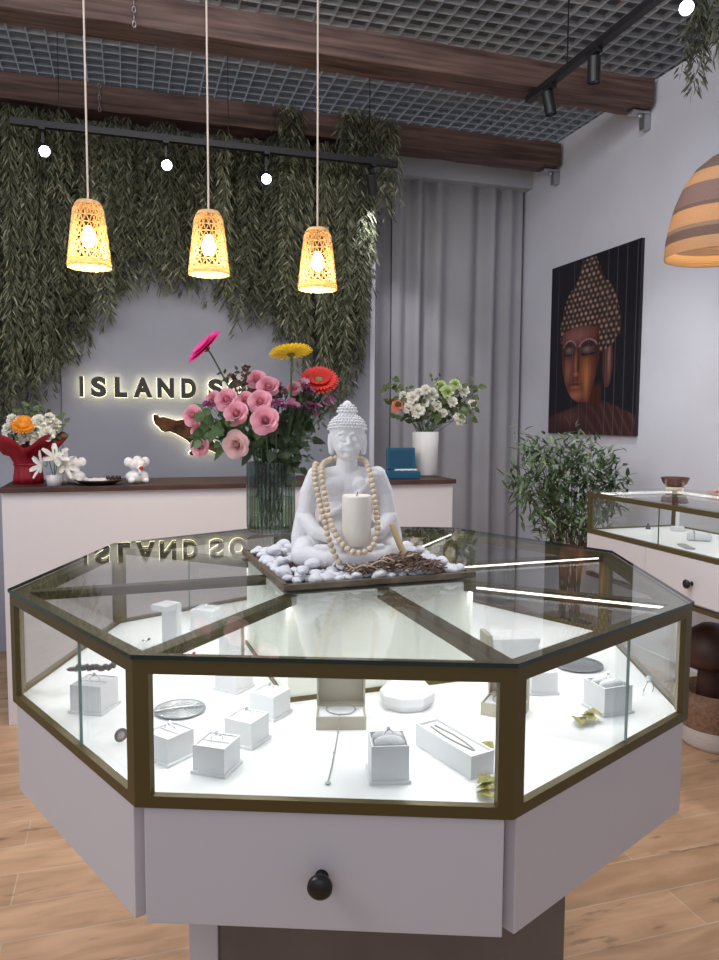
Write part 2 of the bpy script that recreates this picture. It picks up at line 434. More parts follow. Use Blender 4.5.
# ------------------------------------------------------------ tray with pebbles
tray = thing('wooden_tray', 'square dark wooden tray of white pebbles on the centre of the glass top', 'tray', (.4455, 1.497, ZT + .0003), math.radians(2.5))
bm = new(); h = TS / 2; box(bm, -h, h, -h, h, 0, .004); obj('base', bm, darkwood, tray)
edge_m = mat('tray_edge_wood', (.13, .095, .06), .5, var=.3, vscale=40)
for k in range(4):
    bm = new(); box(bm, -h, h, -h - .001, -h + .010, 0, .011, RZ(k * PI / 2)); obj('rim', bm, edge_m, tray, bev=.001)
pebm = mat('white_pebble', (.70, .70, .73), .65, bump=.3, bscale=80)
protos = []
for q in range(6):
    bm = new(); bmesh.ops.create_icosphere(bm, subdivisions=3, radius=1)
    off = rv(10)
    from mathutils import noise
    for v in bm.verts: v.co *= 1 + .28 * noise.noise(v.co * 1.1 + off)
    for v in bm.verts: v.co = Vector((v.co.x * .0155, v.co.y * .0125, v.co.z * .0095))
    me = D.meshes.new('pebble'); bm.to_mesh(me); bm.free(); me.materials.append(pebm)
    for p in me.polygons: p.use_smooth = True
    protos.append(me)
BUD = Vector((.432, 1.478, ZT + .005)); BROT = math.radians(-11)
VASE = at(271, 532, 2, ZT + .005); VASE.z = ZT + .005
placed = []
def free(p, r, layer):
    l = RZ(-BROT) @ (p - BUD)
    if (l.x / .132) ** 2 + ((l.y + .012) / .095) ** 2 < 1: return False
    if (Vector((p.x, p.y)) - Vector((VASE.x, VASE.y))).length < .068: return False
    return all((Vector((p.x - q[0], p.y - q[1]))).length > (r + q[2]) * .80 for q in placed if q[3] == layer)
n_peb = 0
for layer, tries in ((0, 5000), (1, 1500)):
    for _ in range(tries):
        if n_peb > 215: break
        hh = h - .018 - layer * .012
        u, v_ = random.uniform(-hh, hh), random.uniform(-hh, hh)
        s = random.uniform(.62, 1.12); p = tray.matrix_basis @ Vector((u, v_, .0045))
        r = .0135 * s
        if layer and random.random() < .3: continue
        if not free(p, r, layer): continue
        placed.append((p.x, p.y, r, layer)); n_peb += 1
        o = D.objects.new('pebble', random.choice(protos)); C.objects.link(o)
        o.location = (p.x, p.y, p.z + .009 * s + layer * .0145); o.scale = (s, s, s)
        o.rotation_euler = (random.uniform(-.3, .3), random.uniform(-.3, .3), random.uniform(0, 6.28))
        tag(o, 'rounded white pebble lying in the square tray around the seated statue', 'pebble', 'white pebbles in the tray')

# ------------------------------------------------------------ seated statue (remeshed union)
def blob(bm, pts, u=14):
    for (p0, r0), (p1, r1) in zip(pts, pts[1:]):
        p0, p1 = Vector(p0), Vector(p1); n = max(2, int((p1 - p0).length / (.35 * min(r0, r1))) + 1)
        for i in range(n + 1):
            t = i / n; ell(bm, p0.lerp(p1, t), r0 + (r1 - r0) * t, u=u, v=u // 2 + 2)
def statue():
    t = thing('seated_statue', 'white stone statue of a seated meditating figure in the middle of the pebble tray', 'statue', BUD, BROT)
    bm = new()
    # plinth of the folded legs
    ell(bm, (0, .005, .018), (.108, .070, .022), u=32, v=16)
    ell(bm, (0, .02, .040), (.085, .052, .035), u=32, v=16)
    for s in (-1, 1):
        blob(bm, [((s * .035, .015, .045), .036), ((s * .085, -.012, .034), .031), ((s * .096, -.030, .028), .024)])
        blob(bm, [((s * .094, -.034, .026), .023), ((s * .045, -.062, .022), .019), ((-s * .015, -.066, .020), .016)])
        # feet
        blob(bm, [((-s * .02, -.060, .038), .012), ((-s * .05, -.055, .044), .010), ((-s * .066, -.050, .045), .008)])
        # arm
        blob(bm, [((s * .064, .012, .188), .0205), ((s * .080, .014, .150), .020), ((s * .088, .006, .100), .019)])
        blob(bm, [((s * .088, .002, .098), .019), ((s * .066, -.030, .074), .015), ((s * .028, -.052, .062), .0115)])
        # hand in the lap
        ell(bm, (s * .014, -.058, .058), (.022, .013, .007))
        for f in range(4):
            blob(bm, [((s * .006, -.052 - f * .005, .061), .0038), ((-s * .018, -.050 - f * .005, .061), .0032)], u=8)
        # robe over the sleeve
        blob(bm, [((s * .088, .010, .10), .022), ((s * .098, .004, .060), .020), ((s * .100, -.002, .034), .018)])
    # torso
    ell(bm, (0, .018, .075), (.062, .043, .045), u=28, v=16)
    ell(bm, (0, .016, .115), (.056, .038, .055), u=28, v=16)
    ell(bm, (0, .014, .158), (.064, .036, .045), u=28, v=16)
    ell(bm, (0, .018, .188), (.066, .028, .022), u=28, v=16)
    for s in (-1, 1): ell(bm, (s * .024, -.008, .165), (.027, .016, .022))
    blob(bm, [((0, .014, .198), .024), ((0, .010, .232), .0215)])
    # robe edge across the chest
    blob(bm, [((.055, -.006, .190), .008), ((.020, -.024, .150), .007), ((-.020, -.026, .120), .007), ((-.055, -.012, .10), .007)])
    # head
    ell(bm, (0, .006, .268), (.0345, .036, .042), u=32, v=20)
    ell(bm, (0, -.004, .250), (.0275, .029, .030), u=28, v=16)
    ell(bm, (0, .008, .286), (.0375, .038, .031), u=32, v=16)
    ell(bm, (0, .010, .318), (.0195, .0195, .019), u=20, v=12)
    ell(bm, (0, .010, .334), (.0105, .0105, .012), u=14, v=10)
    # face
    blob(bm, [((0, -.0295, .272), .0032), ((0, -.036, .256), .0048)], u=10)
    for s in (-1, 1):
        ell(bm, (s * .0035, -.0345, .2545), (.004, .0035, .003))
        ell(bm, (s * .0125, -.0265, .267), (.0072, .0048, .0042))
        blob(bm, [((s * .004, -.0305, .275), .0016), ((s * .012, -.0305, .279), .0018), ((s * .022, -.024, .275), .0016)], u=8)
        blob(bm, [((s * .006, -.0318, .2645), .0011), ((s * .0125, -.0318, .2632), .0012), ((s * .0195, -.0275, .2655), .0011)], u=8)
        blob(bm, [((s * .0355, .004, .272), .0055), ((s * .0365, .003, .258), .0055), ((s * .034, .001, .238), .0055)], u=10)
        ell(bm, (s * .0045, -.0325, .2435), (.0055, .003, .0016)); ell(bm, (s * .013, -.0245, .2475), (.009, .007, .010))
    ell(bm, (0, -.0318, .2405), (.006, .0032, .0019)); ell(bm, (0, -.0235, .2325), (.0105, .008, .008))
    stone = mat('statue_stone', (.80, .785, .79), .6, bump=.12, bscale=120)
    for v in bm.verts: v.co *= .985
    o = obj('body', bm, stone, t)
    m = o.modifiers.new('r', 'REMESH'); m.mode = 'VOXEL'; m.voxel_size = .0016; m.use_smooth_shade = True
    m = o.modifiers.new('s', 'SMOOTH'); m.iterations = 3; m.factor = .5
    # hair: rows of curls
    bm = new()
    for row in range(8):
        el = .08 + row * .19
        zr = .284 + .0335 * math.sin(el); rr = .040 * math.cos(el)
        n = max(5, int(2 * PI * rr / .0072))
        for i in range(n):
            a = 2 * PI * (i + .5 * (row % 2)) / n
            fy = -math.cos(a)
            if row == 0 and fy < -.2: pass
            ell(bm, (rr * math.sin(a), .008 + rr * fy * 1.0, zr + (.004 if fy < 0 else -.004) * abs(fy)), .0026, u=8, v=6)
    for row in range(4):
        el = .15 + row * .35; zr = .320 + .0195 * math.sin(el); rr = .0205 * math.cos(el); n = max(4, int(2 * PI * rr / .0068))
        for i in range(n):
            a = 2 * PI * (i + .5 * (row % 2)) / n
            ell(bm, (rr * math.sin(a), .010 - rr * math.cos(a), zr), .0027, u=8, v=6)
    for v in bm.verts: v.co *= .985
    obj('hair', bm, stone, t, smooth=True)
    # robe folds on the legs
    bm = new()
    for k in range(6):
        x = -.03 + k * .012
        tube(bm, curve_pts([(x * .5, -.060, .030), (x * .9, -.076, .022), (x * 1.3, -.082, .008)], 8), .0028, 6)
    obj('robe_fold', bm, stone, t, smooth=True)
    return t
statue()
BM = T(*BUD) @ RZ(BROT)

# candle in the lap
candle = thing('pillar_candle', 'ivory pillar candle standing in the lap of the seated statue', 'candle', BM @ Vector((.010, -.092, .058)))
bm = new(); lathe(bm, [(.0, 0), (.027, 0), (.0285, .002), (.0285, .094), (.027, .0975), (.022, .0965), (.004, .095), (0, .095)], 40)
obj('wax', bm, mat('candle_wax', (.80, .74, .66), .5, sub=.3), candle, smooth=True)
bm = new(); tube(bm, [(0, 0, .094), (.001, 0, .100), (.002, 0, .104)], .001, 6); obj('wick', bm, black, candle)

# bead strands
beadm = mat('wooden_bead', (.66, .52, .38), .5, var=.15, vscale=60)
def strand(name, label, pts3, r=.0062):
    t = thing(name, label, 'necklace', pts3[0], 0)
    P = curve_pts(pts3, 120); acc = 0; cents = [P[0]]
    for a, b in zip(P, P[1:]):
        seg = (b - a).length; d = seg
        while acc + d >= 2 * r * .97:
            need = 2 * r * .97 - acc; a = a.lerp(b, need / d); cents.append(a); d -= need; acc = 0
        acc += d
    bm = new(); ell(bm, (0, 0, 0), (r, r, r * .93), u=14, v=10)
    me = D.meshes.new('bead'); bm.to_mesh(me); bm.free(); me.materials.append(beadm)
    for p in me.polygons: p.use_smooth = True
    for c in cents[:98]:
        o = D.objects.new('bead', me); C.objects.link(o); o.parent = t; o.location = c - Vector(pts3[0])
        o.rotation_euler = (random.random() * 3, random.random() * 3, 0)
    bm = new(); tube(bm, [c - Vector(pts3[0]) for c in P], .0008, 5); obj('string', bm, mat('string', (.5, .4, .3), .8), t)
    return t
L_ = lambda x, y, z: BM @ Vector((x, y, z))
strand('bead_necklace', 'looped strand of pale wooden beads round the neck of the white statue',
       [L_(-.036, .034, .216), L_(-.050, .004, .210), L_(-.055, -.036, .190), L_(-.050, -.060, .150), L_(-.042, -.085, .108), L_(-.029, -.116, .075), L_(-.008, -.131, .054), L_(.012, -.134, .049),
        L_(.036, -.126, .058), L_(.050, -.104, .090), L_(.050, -.070, .130), L_(.046, -.044, .175), L_(.040, -.020, .206), L_(.034, .022, .218), L_(0, .046, .222), L_(-.034, .036, .218)])
strand('bead_strand', 'single strand of pale wooden beads falling from the statue shoulder to the pebbles',
       [L_(-.060, .042, .206), L_(-.066, .008, .208), L_(-.069, -.026, .188), L_(-.063, -.052, .150), L_(-.052, -.080, .104), L_(-.045, -.100, .070), L_(-.030, -.112, .034), L_(-.018, -.118, .022)])
# tassel: cord and dark fibres
tas = thing('mala_tassel', 'brown fibre tassel on a tan cord lying at the front of the pebble tray', 'tassel', at(412, 572, 2, ZT + .015))
base = tas.location.copy()
bm = new(); tube(bm, [p - base for p in curve_pts([at(392, 524, 1, 1.42), at(398, 540, 1, 1.40), at(405, 556, 1, 1.385), at(411, 566, 1, 1.37)], 16)], .0065, 10)
obj('cord', bm, mat('tan_cord', (.60, .44, .25), .7), tas, smooth=True)
fibm = mat('brown_fibre', (.20, .12, .085), .75, var=.5, vscale=90); fibp = mat('pale_fibre', (.55, .42, .33), .75)
for (mm, n) in ((fibm, 210), (fibp, 45)):
    bm = new()
    for k in range(n):
        t_ = random.random() ** .7; a = at(345 + 92 * t_, 571 - 3 * t_, 2, ZT + .022)
        a += Vector((random.uniform(-.01, .01), random.uniform(-.006, .010 + .016 * t_), random.uniform(-.004, .006 + .022 * math.sin(PI * min(1, max(0, t_ - .3) / .65)))))
        dr_ = Vector((random.uniform(.3, 1), random.uniform(-.4, .4), random.uniform(-.3, .4))) * .018
        q = Vector((random.uniform(-.006, .006), random.uniform(-.006, .006), random.uniform(0, .008)))
        tube(bm, [p - base for p in curve_pts([a - dr_, a + q, a + dr_], 5)], .0017, 5)
    obj('fibre' if mm is fibm else 'pale_fibre', bm, mm, tas, smooth=True)

# ------------------------------------------------------------ flowers
def petal_mesh(bm, M, L, W, cup=.3, bend=.3, n=4, tip=.6):
    """patch growing along +Y, width X, normal +Z"""
    rows = []
    for j in range(n + 1):
        t = j / n; wd = W * .5 * (math.sin(PI * min(1, t * .5 + .12)) ** .8) * (1 if t < .75 else 1 - (t - .75) / .25 * (1 - tip))
        row = []
        for i in (-1, -.5, 0, .5, 1):
            x = i * wd; z = cup * W * (i * i) * .5 + bend * L * (t * t) * .5
            row.append(bm.verts.new(M @ Vector((x, L * t - bend * .2 * L * t * t, z))))
        rows.append(row)
    for a, b in zip(rows, rows[1:]):
        for i in range(4): bm.faces.new((a[i], a[i + 1], b[i + 1], b[i]))
def rose_bm(s=1.0):
    bm = new()
    for q, (R_, h_, n, fl) in enumerate(((.0035, .035, 2, -.2), (.0075, .036, 3, .10), (.0115, .035, 3, .22), (.0155, .032, 4, .35), (.0200, .027, 5, .45), (.0245, .020, 5, .45), (.026, .012, 5, .45))):
        for i in range(n):
            a0 = 2 * PI * i / n + q * 1.1; span = 2 * PI / n * 1.45; rows = []
            for j in range(6):
                t = j / 5; row = []
                for k in range(7):
                    e = (k - 3) / 3; tt = t * (1 - .22 * e * e)
                    r_ = R_ * (.30 + .70 * math.sin(PI / 2 * min(1, tt * 1.15))) * (1 + fl * max(0, tt - .7) / .3) * (1 + .10 * e + .02 * q * (i % 2))
                    z = h_ * tt - (.25 * fl * h_ * max(0, tt - .75) / .25)
                    aa = a0 + e * span / 2 * (.55 + .45 * math.sin(PI * min(.5, tt)))
                    row.append(bm.verts.new((r_ * s * math.cos(aa), r_ * s * math.sin(aa), z * s)))
                rows.append(row)
            for x, y in zip(rows, rows[1:]):
                for k in range(6): bm.faces.new((x[k], x[k + 1], y[k + 1], y[k]))
    return bm
def carnation_bm(s=1.0):
    bm = new(); st = random.getstate(); random.seed(5)
    for k in range(46):
        f = (k + .5) / 46; el = math.radians(92 - 100 * f ** .8); a = k * 2.39996
        M = RZ(a) @ RX(el) @ Matrix.Scale(s * random.uniform(.85, 1.1), 4)
        petal_mesh(bm, M @ T(0, .004, 0), .026 + .006 * f, .019, cup=random.uniform(-.5, .6), bend=random.uniform(-.5, .1), n=3, tip=.8)
    random.setstate(st); return bm
def gerbera_bm(s=1.0, n=26):
    bm = new()
    for q, (L, el, nn) in enumerate(((.048, 8, n), (.042, 16, n), (.026, 30, n - 6))):
        for i in range(nn):
            M = RZ(2 * PI * (i + .5 * q) / nn) @ T(0, .008, .002 * q) @ RX(math.radians(el)) @ Matrix.Scale(s, 4)
            petal_mesh(bm, M, L, .0115, cup=.25, bend=-.12, n=3, tip=.5)
    return bm
def flat5_bm(s=1.0):
    bm = new()
    for i in range(6):
        petal_mesh(bm, RZ(2 * PI * i / 6) @ RX(math.radians(25)) @ Matrix.Scale(s, 4), .013, .011, cup=.4, bend=-.2, n=3)
    ell(bm, (0, 0, .002 * s), .003 * s, u=6, v=5)
    return bm
stemm = mat('stem_green', (.07, .13, .04), .6)
leafm = mat('leaf_green', (.085, .145, .045), .5, var=.35, vscale=25, trans=.15)
darkleaf = mat('leaf_dark', (.038, .062, .022), .5, var=.4, vscale=25, trans=.1)
def aim(p, d):
    q = Vector(d).to_track_quat('Z', 'Y'); return Matrix.Translation(p) @ q.to_matrix().to_4x4()
def mesh_of(bm, m, name):
    me = D.meshes.new(name); bm.to_mesh(me); bm.free(); me.materials.append(m)
    for p in me.polygons: p.use_smooth = True
    return me
def petm(name, c, var=.12): return mat(name, c, .6, var=var, vscale=30, trans=.2)
rose_pink = mesh_of(rose_bm(), petm('pink_petal', (.90, .45, .52), .08), 'blossom')
rose_pale = mesh_of(rose_bm(), petm('pale_pink_petal', (.93, .62, .60)), 'blossom')
def mouth_of(p, c, r, z):
    v = Vector((p.x - c.x, p.y - c.y, 0)); v = v * min(1, r / max(1e-4, v.length)); return Vector((c.x + v.x, c.y + v.y, z))
def flower(name, label, cat, me, p, d, foot, scale=1, group=None, centre=None, stem_r=.0018, mouth=None):
    t = thing(name, label, cat, p, 0, group)
    o = D.objects.new('blossom', me); C.objects.link(o); o.parent = t
    m = aim((0, 0, 0), d) @ Matrix.Scale(scale, 4); o.matrix_local = m
    if centre:
        bm = new(); ell(bm, (0, 0, .004), (.013, .013, .006), u=16, v=8); ell(bm, (0, 0, -.003), (.010, .010, .006), u=12, v=6)
        c = obj('flower_centre', bm, centre, t, smooth=True); c.matrix_local = m
    bm = new(); f = Vector(foot) - Vector(p); dd = Vector(d).normalized()
    p0 = Vector(p)
    mo = mouth or (mouth_of(p0, VASE, .046, VASE.z + .205) if (p0 - VASE).length < .5 else mouth_of(p0, Vector(foot), .035, foot[2] + .13))
    m_ = mo - p0
    tube(bm, curve_pts([dd * -.002, dd * -.016 * scale + m_ * .12, m_, f], 15), stem_r, 6)
    obj('stem', bm, stemm, t, smooth=True)
    return t
FY = VASE.y
def fp(x, y, dy=0): return at(x, y, 1, FY + dy)
def foot(): return VASE + Vector((random.uniform(-.028, .028), random.uniform(-.028, .028), random.uniform(.02, .06)))
VH = .187
# glass vase
vase = thing('glass_vase', 'tall ribbed grey-green glass vase of pink roses beside the white statue', 'vase', VASE)
vg = glass('vase_glass', (.80, .86, .83), 1.55, .05)
_nt = vg.node_tree; _N = _nt.nodes; _L = _nt.links
_tc = _N.new('ShaderNodeTexCoord'); _sx = _N.new('ShaderNodeSeparateXYZ'); _L.new(_tc.outputs['Object'], _sx.inputs[0])
_at = _N.new('ShaderNodeMath'); _at.operation = 'ARCTAN2'; _L.new(_sx.outputs['Y'], _at.inputs[0]); _L.new(_sx.outputs['X'], _at.inputs[1])
_mu = _N.new('ShaderNodeMath'); _mu.operation = 'MULTIPLY'; _mu.inputs[1].default_value = 36; _L.new(_at.outputs[0], _mu.inputs[0])
_si = _N.new('ShaderNodeMath'); _si.operation = 'SINE'; _L.new(_mu.outputs[0], _si.inputs[0])
_r = _N.new('ShaderNodeMapRange'); _r.inputs['From Min'].default_value = -1; _L.new(_si.outputs[0], _r.inputs['Value'])
_mx = _N.new('ShaderNodeMix'); _mx.data_type = 'RGBA'; _mx.inputs[6].default_value = (.48, .55, .53, 1); _mx.inputs[7].default_value = (.90, .94, .91, 1); _L.new(_r.outputs[0], _mx.inputs[0])  # rib refraction put into the tint as dark and light stripes
_tr = [n for n in _N if n.type == 'BSDF_TRANSPARENT'][0]; _L.new(_mx.outputs[2], _tr.inputs[0])
bm = new(); VR = .0635
lathe(bm, [(.0, .0), (VR * .8, 0), (VR * .95, .006), (VR, .02), (VR, VH)], 144, ribs=.022, rib_n=36, cap=False)
lathe(bm, [(VR - .004, VH), (VR - .004, .014), (0, .012)], 48, cap=False); obj('glass_wall', bm, vg, vase, smooth=True)
bm = new(); lathe(bm, [(VR - .0048, .0), (VR + .0005, .0015), (VR - .0005, .003), (VR - .0048, .002)], 64, T(0, 0, VH - .002), cap=False); obj('rim', bm, glass('vase_rim_glass', (.8, .85, .8), 1.6), vase, smooth=True)
bm = new(); lathe(bm, [(0, .015), (VR - .0052, .016), (VR - .0052, .095), (0, .095)], 48); obj('water', bm, glass('water', (.84, .88, .78), 1.25), vase, smooth=True)

roses = [(265, 420, -.085, .98, 'largest, lowest at the front'), (236, 413, -.06, .85, 'left of the lowest front rose'), (260, 401, -.05, .85, 'just above the lowest front rose'),
         (226, 399, -.03, .80, 'above left, over the wall sign'), (245, 399, -.02, .66, 'tucked between two larger roses'), (268, 386, -.02, .82, 'near the top middle'), (256, 378, .01, .72, 'topmost of the cluster'),
         (213, 398, .0, .6, 'far left edge below the pink daisy'), (295, 387, -.02, .55, 'small, below the yellow daisy'), (192, 415, -.02, .72, 'leftmost, overlapping the island shape'),
         (196, 431, -.01, .50, 'small bud between the two leftmost roses'), (199, 446, -.02, .72, 'low on the left over the island shape')]
random.seed(11)
for (x, y, dy, s, wh) in roses:
    p = fp(x, y, dy); c = VASE + Vector((0, 0, .2)); d = (p - c).normalized() * .5 + (ORG - p).normalized() * .75
    flower('rose', 'pink rose in the glass vase, ' + wh, 'flower', rose_pink, p - d.normalized() * .014, d, foot(), s, 'pink roses in the glass vase')
p = fp(230, 452, -.05)
flower('rose', 'pale drooping pink rose hanging over the left rim of the glass vase', 'flower', rose_pale, p + Vector((.02, 0, .02)), Vector((-.45, -.85, -.12)), VASE + Vector((-.02, -.02, .10)), .95, 'pink roses in the glass vase')
yellow = petm('yellow_petal', (.90, .66, .02)); magenta = petm('magenta_petal', (.80, .07, .33)); redp = petm('red_petal', (.68, .03, .02))
cg = mat('flower_eye_green', (.16, .17, .04), .7); cr = mat('flower_eye_dark', (.10, .03, .03), .7)
side = RT
flower('gerbera_daisy', 'magenta pink gerbera daisy tilted on a thin stem at the upper left of the vase', 'flower', mesh_of(gerbera_bm(), magenta, 'blossom'), fp(206, 348, -.02), -side * .62 + UP * .62 - FW * .38, foot(), 1.0, None, cr, .0022)
flower('gerbera_daisy', 'yellow gerbera daisy facing up on a straight green stem above the roses', 'flower', mesh_of(gerbera_bm(), yellow, 'blossom'), fp(291, 354, -.02), UP * .9 - side * .12 + FW * .13, VASE + Vector((.02, .01, .05)), 1.02, None, cg, .0028)
flower('gerbera_daisy', 'red gerbera daisy behind the purple filler flowers on the right', 'flower', mesh_of(gerbera_bm(n=30), redp, 'blossom'), fp(319, 381, .0), -FW * .72 + UP * .62 + side * .05, VASE + Vector((.03, .01, .05)), .94, None, cg, .0028)
# purple filler sprays
sp_m = [mesh_of(flat5_bm(), petm('purple_petal', (.25, .045, .16)), 'floret'), mesh_of(flat5_bm(), petm('lilac_petal', (.62, .34, .47)), 'floret'), mesh_of(flat5_bm(), petm('mauve_bud', (.45, .14, .24)), 'floret')]
def spray(name, label, cat, meshes, c, foot_, n, rad, sc_, grp, per=1.0, leafmat=darkleaf):
    t = thing(name, label, cat, c, 0, grp); V = []; F = []; bm = new()
    f = Vector(foot_) - Vector(c); mid = f * .35
    mo = mouth_of(Vector(c), VASE, .042, VASE.z + .2) - Vector(c); mid = mo * .5; tube(bm, curve_pts([mid, mo, f], 8), .0017, 5)
    for k in range(n):
        q = Vector((random.gauss(0, .5), random.gauss(0, .4), random.gauss(0, .45))) * rad
        d = (q - mid * .8).normalized() + rv(.4) - FW * .4
        o = D.objects.new('floret', random.choice(meshes)); C.objects.link(o); o.parent = t
        o.matrix_local = aim(q, d) @ Matrix.Scale(sc_ * random.uniform(.75, 1.2), 4)
        tube(bm, [mid + rv(.003), mid * .5 + q * .5 + rv(.006), q], .0008, 4)
        for _ in range(3):
            pp = mid.lerp(q, random.uniform(.4, .95)); leaf(V, F, pp, rv(1) + Vector((0, 0, .5)), Vector((0, 0, 1)), random.uniform(.014, .028), .006)
    obj('stem', bm, stemm, t, smooth=True); rawobj('leaves', V, F, leafmat, t)
random.seed(3)
for i, (x, y, dy, n, wh) in enumerate([(307, 387, -.03, 9, 'between the yellow and the red daisy'), (277, 407, -.05, 6, 'behind the lowest front rose'), (311, 409, -.03, 8, 'lower right, near the head of the statue'), (293, 407, -.05, 6, 'in the middle right of the bunch'),
                        (328, 401, -.01, 8, 'rightmost'), (326, 387, -.01, 6, 'upper right under the red daisy'), (208, 405, .01, 4, 'at the far left'), (283, 389, .01, 5, 'top, beside the topmost roses')]):
    spray('filler_flower', 'spray of purple filler flowers in the vase, ' + wh, 'flower', sp_m, fp(x, y, dy), foot(), n, .020, 1.0, 'purple filler sprays in the glass vase')
# dark brown foliage near the top and big green leaves
def foliage(name, label, clusters, m, ftr, lw=(.035, .022), cat='foliage', n=10, spread=.025, grp=None):
    V = []; F = []; bm = new(); base = Vector(clusters[0]); 
    t = thing(name, label, cat, base, 0, grp)
    for c in clusters:
        c = Vector(c) - base; f = Vector(ftr) - base
        tube(bm, curve_pts([c, c * .5 + f * .5 + rv(.01), f], 8), .0015, 5)
        for k in range(n):
            q = c + Vector((random.gauss(0, .6), random.gauss(0, .6), random.gauss(0, .6))) * spread
            leaf(V, F, q, rv(1) + (c - f).normalized() * .5, -FW, random.uniform(.7, 1.2) * lw[0], random.uniform(.7, 1.2) * lw[1], droop=.15)
    rawobj('leaves', V, F, m, t, True); obj('stem', bm, stemm, t, smooth=True)
random.seed(5)
vm = VASE + Vector((0, 0, .185))
foliage('rose_leaves', 'broad green rose leaves spilling over the left rim of the glass vase', [fp(x, y, -.03) for x, y in ((215, 430), (228, 436), (208, 420), (240, 440), (220, 422), (238, 425), (246, 432), (206, 436))], leafm, vm, (.042, .028), n=7, spread=.022)
foliage('rose_leaves', 'dark green leaves filling the mouth of the glass vase below the roses', [fp(x, y, dy) for x, y, dy in ((262, 445, 0), (278, 440, -.02), (290, 432, 0), (270, 432, .02), (250, 445, -.03), (294, 420, .01), (300, 430, .03), (262, 430, .03), (284, 420, .03), (247, 415, .04), (270, 405, .05), (300, 400, .03), (285, 450, 0))], darkleaf, vm, (.045, .026), n=13, spread=.028)
foliage('rose_leaves', 'dark leafy sprig hanging over the right rim of the glass vase', [fp(x, y, -.045) for x, y in ((290, 452), (293, 462), (289, 470), (296, 445), (284, 455))], darkleaf, vm, (.03, .018), n=10, spread=.015)
foliage('twig_foliage', 'brownish twiggy foliage at the top left of the roses in the glass vase', [fp(x, y, .02) for x, y in ((238, 384), (246, 380), (232, 378), (243, 373), (252, 390))], mat('brown_leaf', (.13, .075, .05), .6, var=.5, vscale=40), vm, (.018, .010), n=14, spread=.02)
foliage('twig_foliage', 'airy grey-green sprigs at the right side of the glass vase', [fp(x, y, .0) for x, y in ((300, 446), (306, 435), (312, 422), (318, 412), (330, 408), (303, 455))], mat('grey_leaf', (.15, .19, .12), .6, var=.3, vscale=40), vm, (.020, .009), n=12, spread=.022)
# foliage stems under water
bm = new(); V = []; F = []
for k in range(11):
    a = VASE + Vector((random.uniform(-.04, .04), random.uniform(-.04, .04), .018)); b = VASE + Vector((random.uniform(-.03, .03), random.uniform(-.03, .03), .15))
    tube(bm, [a - VASE, b - VASE], .003, 6)
    for q in range(9): leaf(V, F, (a.lerp(b, random.uniform(.5, 1.15)) - VASE), rv(1), Vector((0, 0, 1)), .035, .02)
t = thing('cut_stems', 'thick green flower stems crowded inside the ribbed glass vase', 'stems', VASE); obj('stem', bm, mat('wet_stem', (.10, .13, .06), .5), t, smooth=True); rawobj('leaves', V, F, darkleaf, t)

# ------------------------------------------------------------ jewellery in the case
def torus(bm, R, r, M=None, n=20, k=8):
    vs = []
    for i in range(n):
        a = 2 * PI * i / n
        vs.append([bm.verts.new((M or Matrix()) @ Vector(((R + r * math.cos(b)) * math.cos(a), (R + r * math.cos(b)) * math.sin(a), r * math.sin(b)))) for b in [2 * PI * q / k for q in range(k)]])
    for i in range(n):
        for q in range(k):
            bm.faces.new((vs[i][q], vs[(i + 1) % n][q], vs[(i + 1) % n][(q + 1) % k], vs[i][(q + 1) % k]))
def dk(x, y, z=None): return at(x, y, 2, ZD if z is None else z)
def ring(p, rz, label, m=silver, s=1.0, grp=None):
    t = thing('ring', label, 'ring', p, rz, grp)
    bm = new(); torus(bm, .0085 * s, .0009 * s, T(0, 0, .0035 * s) @ RX(PI / 2)); obj('band', bm, m, t, smooth=True)
    bm = new(); bmesh.ops.create_icosphere(bm, subdivisions=1, radius=.0034 * s, matrix=T(0, 0, .0145 * s)); obj('stone', bm, mat('gem', (.75, .8, .85), .05, metal=.6), t)
    return t
def ringbox(p, rz, where, s=.05, h=.042, grp='white ring boxes in the octagonal case', lid=True, wedge=False, ringlab=None):
    label = 'white ring box ' + where
    t = thing('ring_box', label, 'jewellery box', p, rz, grp)
    bm = new()
    if lid: box(bm, -s * .56, s * .56, -s * .56, s * .56, 0, .005)
    if lid: obj('lid', bm, paper, t, bev=.0008)
    else: bm.free()
    z0 = .0052 if lid else 0
    bm = new(); a = s / 2; wl = .0025
    box(bm, -a, a, -a, a, z0, h - .008)
    for (x0, x1, y0, y1) in ((-a, a, -a, -a + wl), (-a, a, a - wl, a), (-a, -a + wl, -a + wl, a - wl), (a - wl, a, -a + wl, a - wl)): box(bm, x0, x1, y0, y1, h - .008, h)
    obj('box_body', bm, paper, t)
    bm = new()
    if wedge:
        for sgn in (-1, 1):
            M = T(0, sgn * .010, h - .002) @ RX(sgn * -.25); ell(bm, (0, 0, 0), (a * .86, .011, .010), M, 20, 10)
    else:
        box(bm, -a + wl, a - wl, -a + wl, -.001, h - .0079, h - .002); box(bm, -a + wl, a - wl, .001, a - wl, h - .0079, h - .002)
    obj('cushion', bm, paper2, t, bev=.0015, smooth=wedge)
    ring(Vector(p) + Vector((0, 0, h - (.004 if not wedge else 0))), rz + .5, ringlab or ('silver ring in the box ' + where), grp='silver rings in the ring boxes')
    return t
cr_ = -YAW
ringbox(dk(217, 768), cr_ - .30, 'nearest the glass, lower left of the front window')
ringbox(dk(247, 741), cr_ - .45, 'second up the diagonal row of the front window')
ringbox(dk(270, 714), cr_ - .5, 'third up the diagonal row of the front window')
ringbox(dk(234, 688), cr_ - .5, 'at the far top of the front window row')
ringbox(dk(170, 757), cr_ - .6, 'close to the left post of the front window')
ringbox(dk(388, 775), cr_ + .08, 'with a padded top in the middle of the front window', s=.053, h=.054, wedge=True)
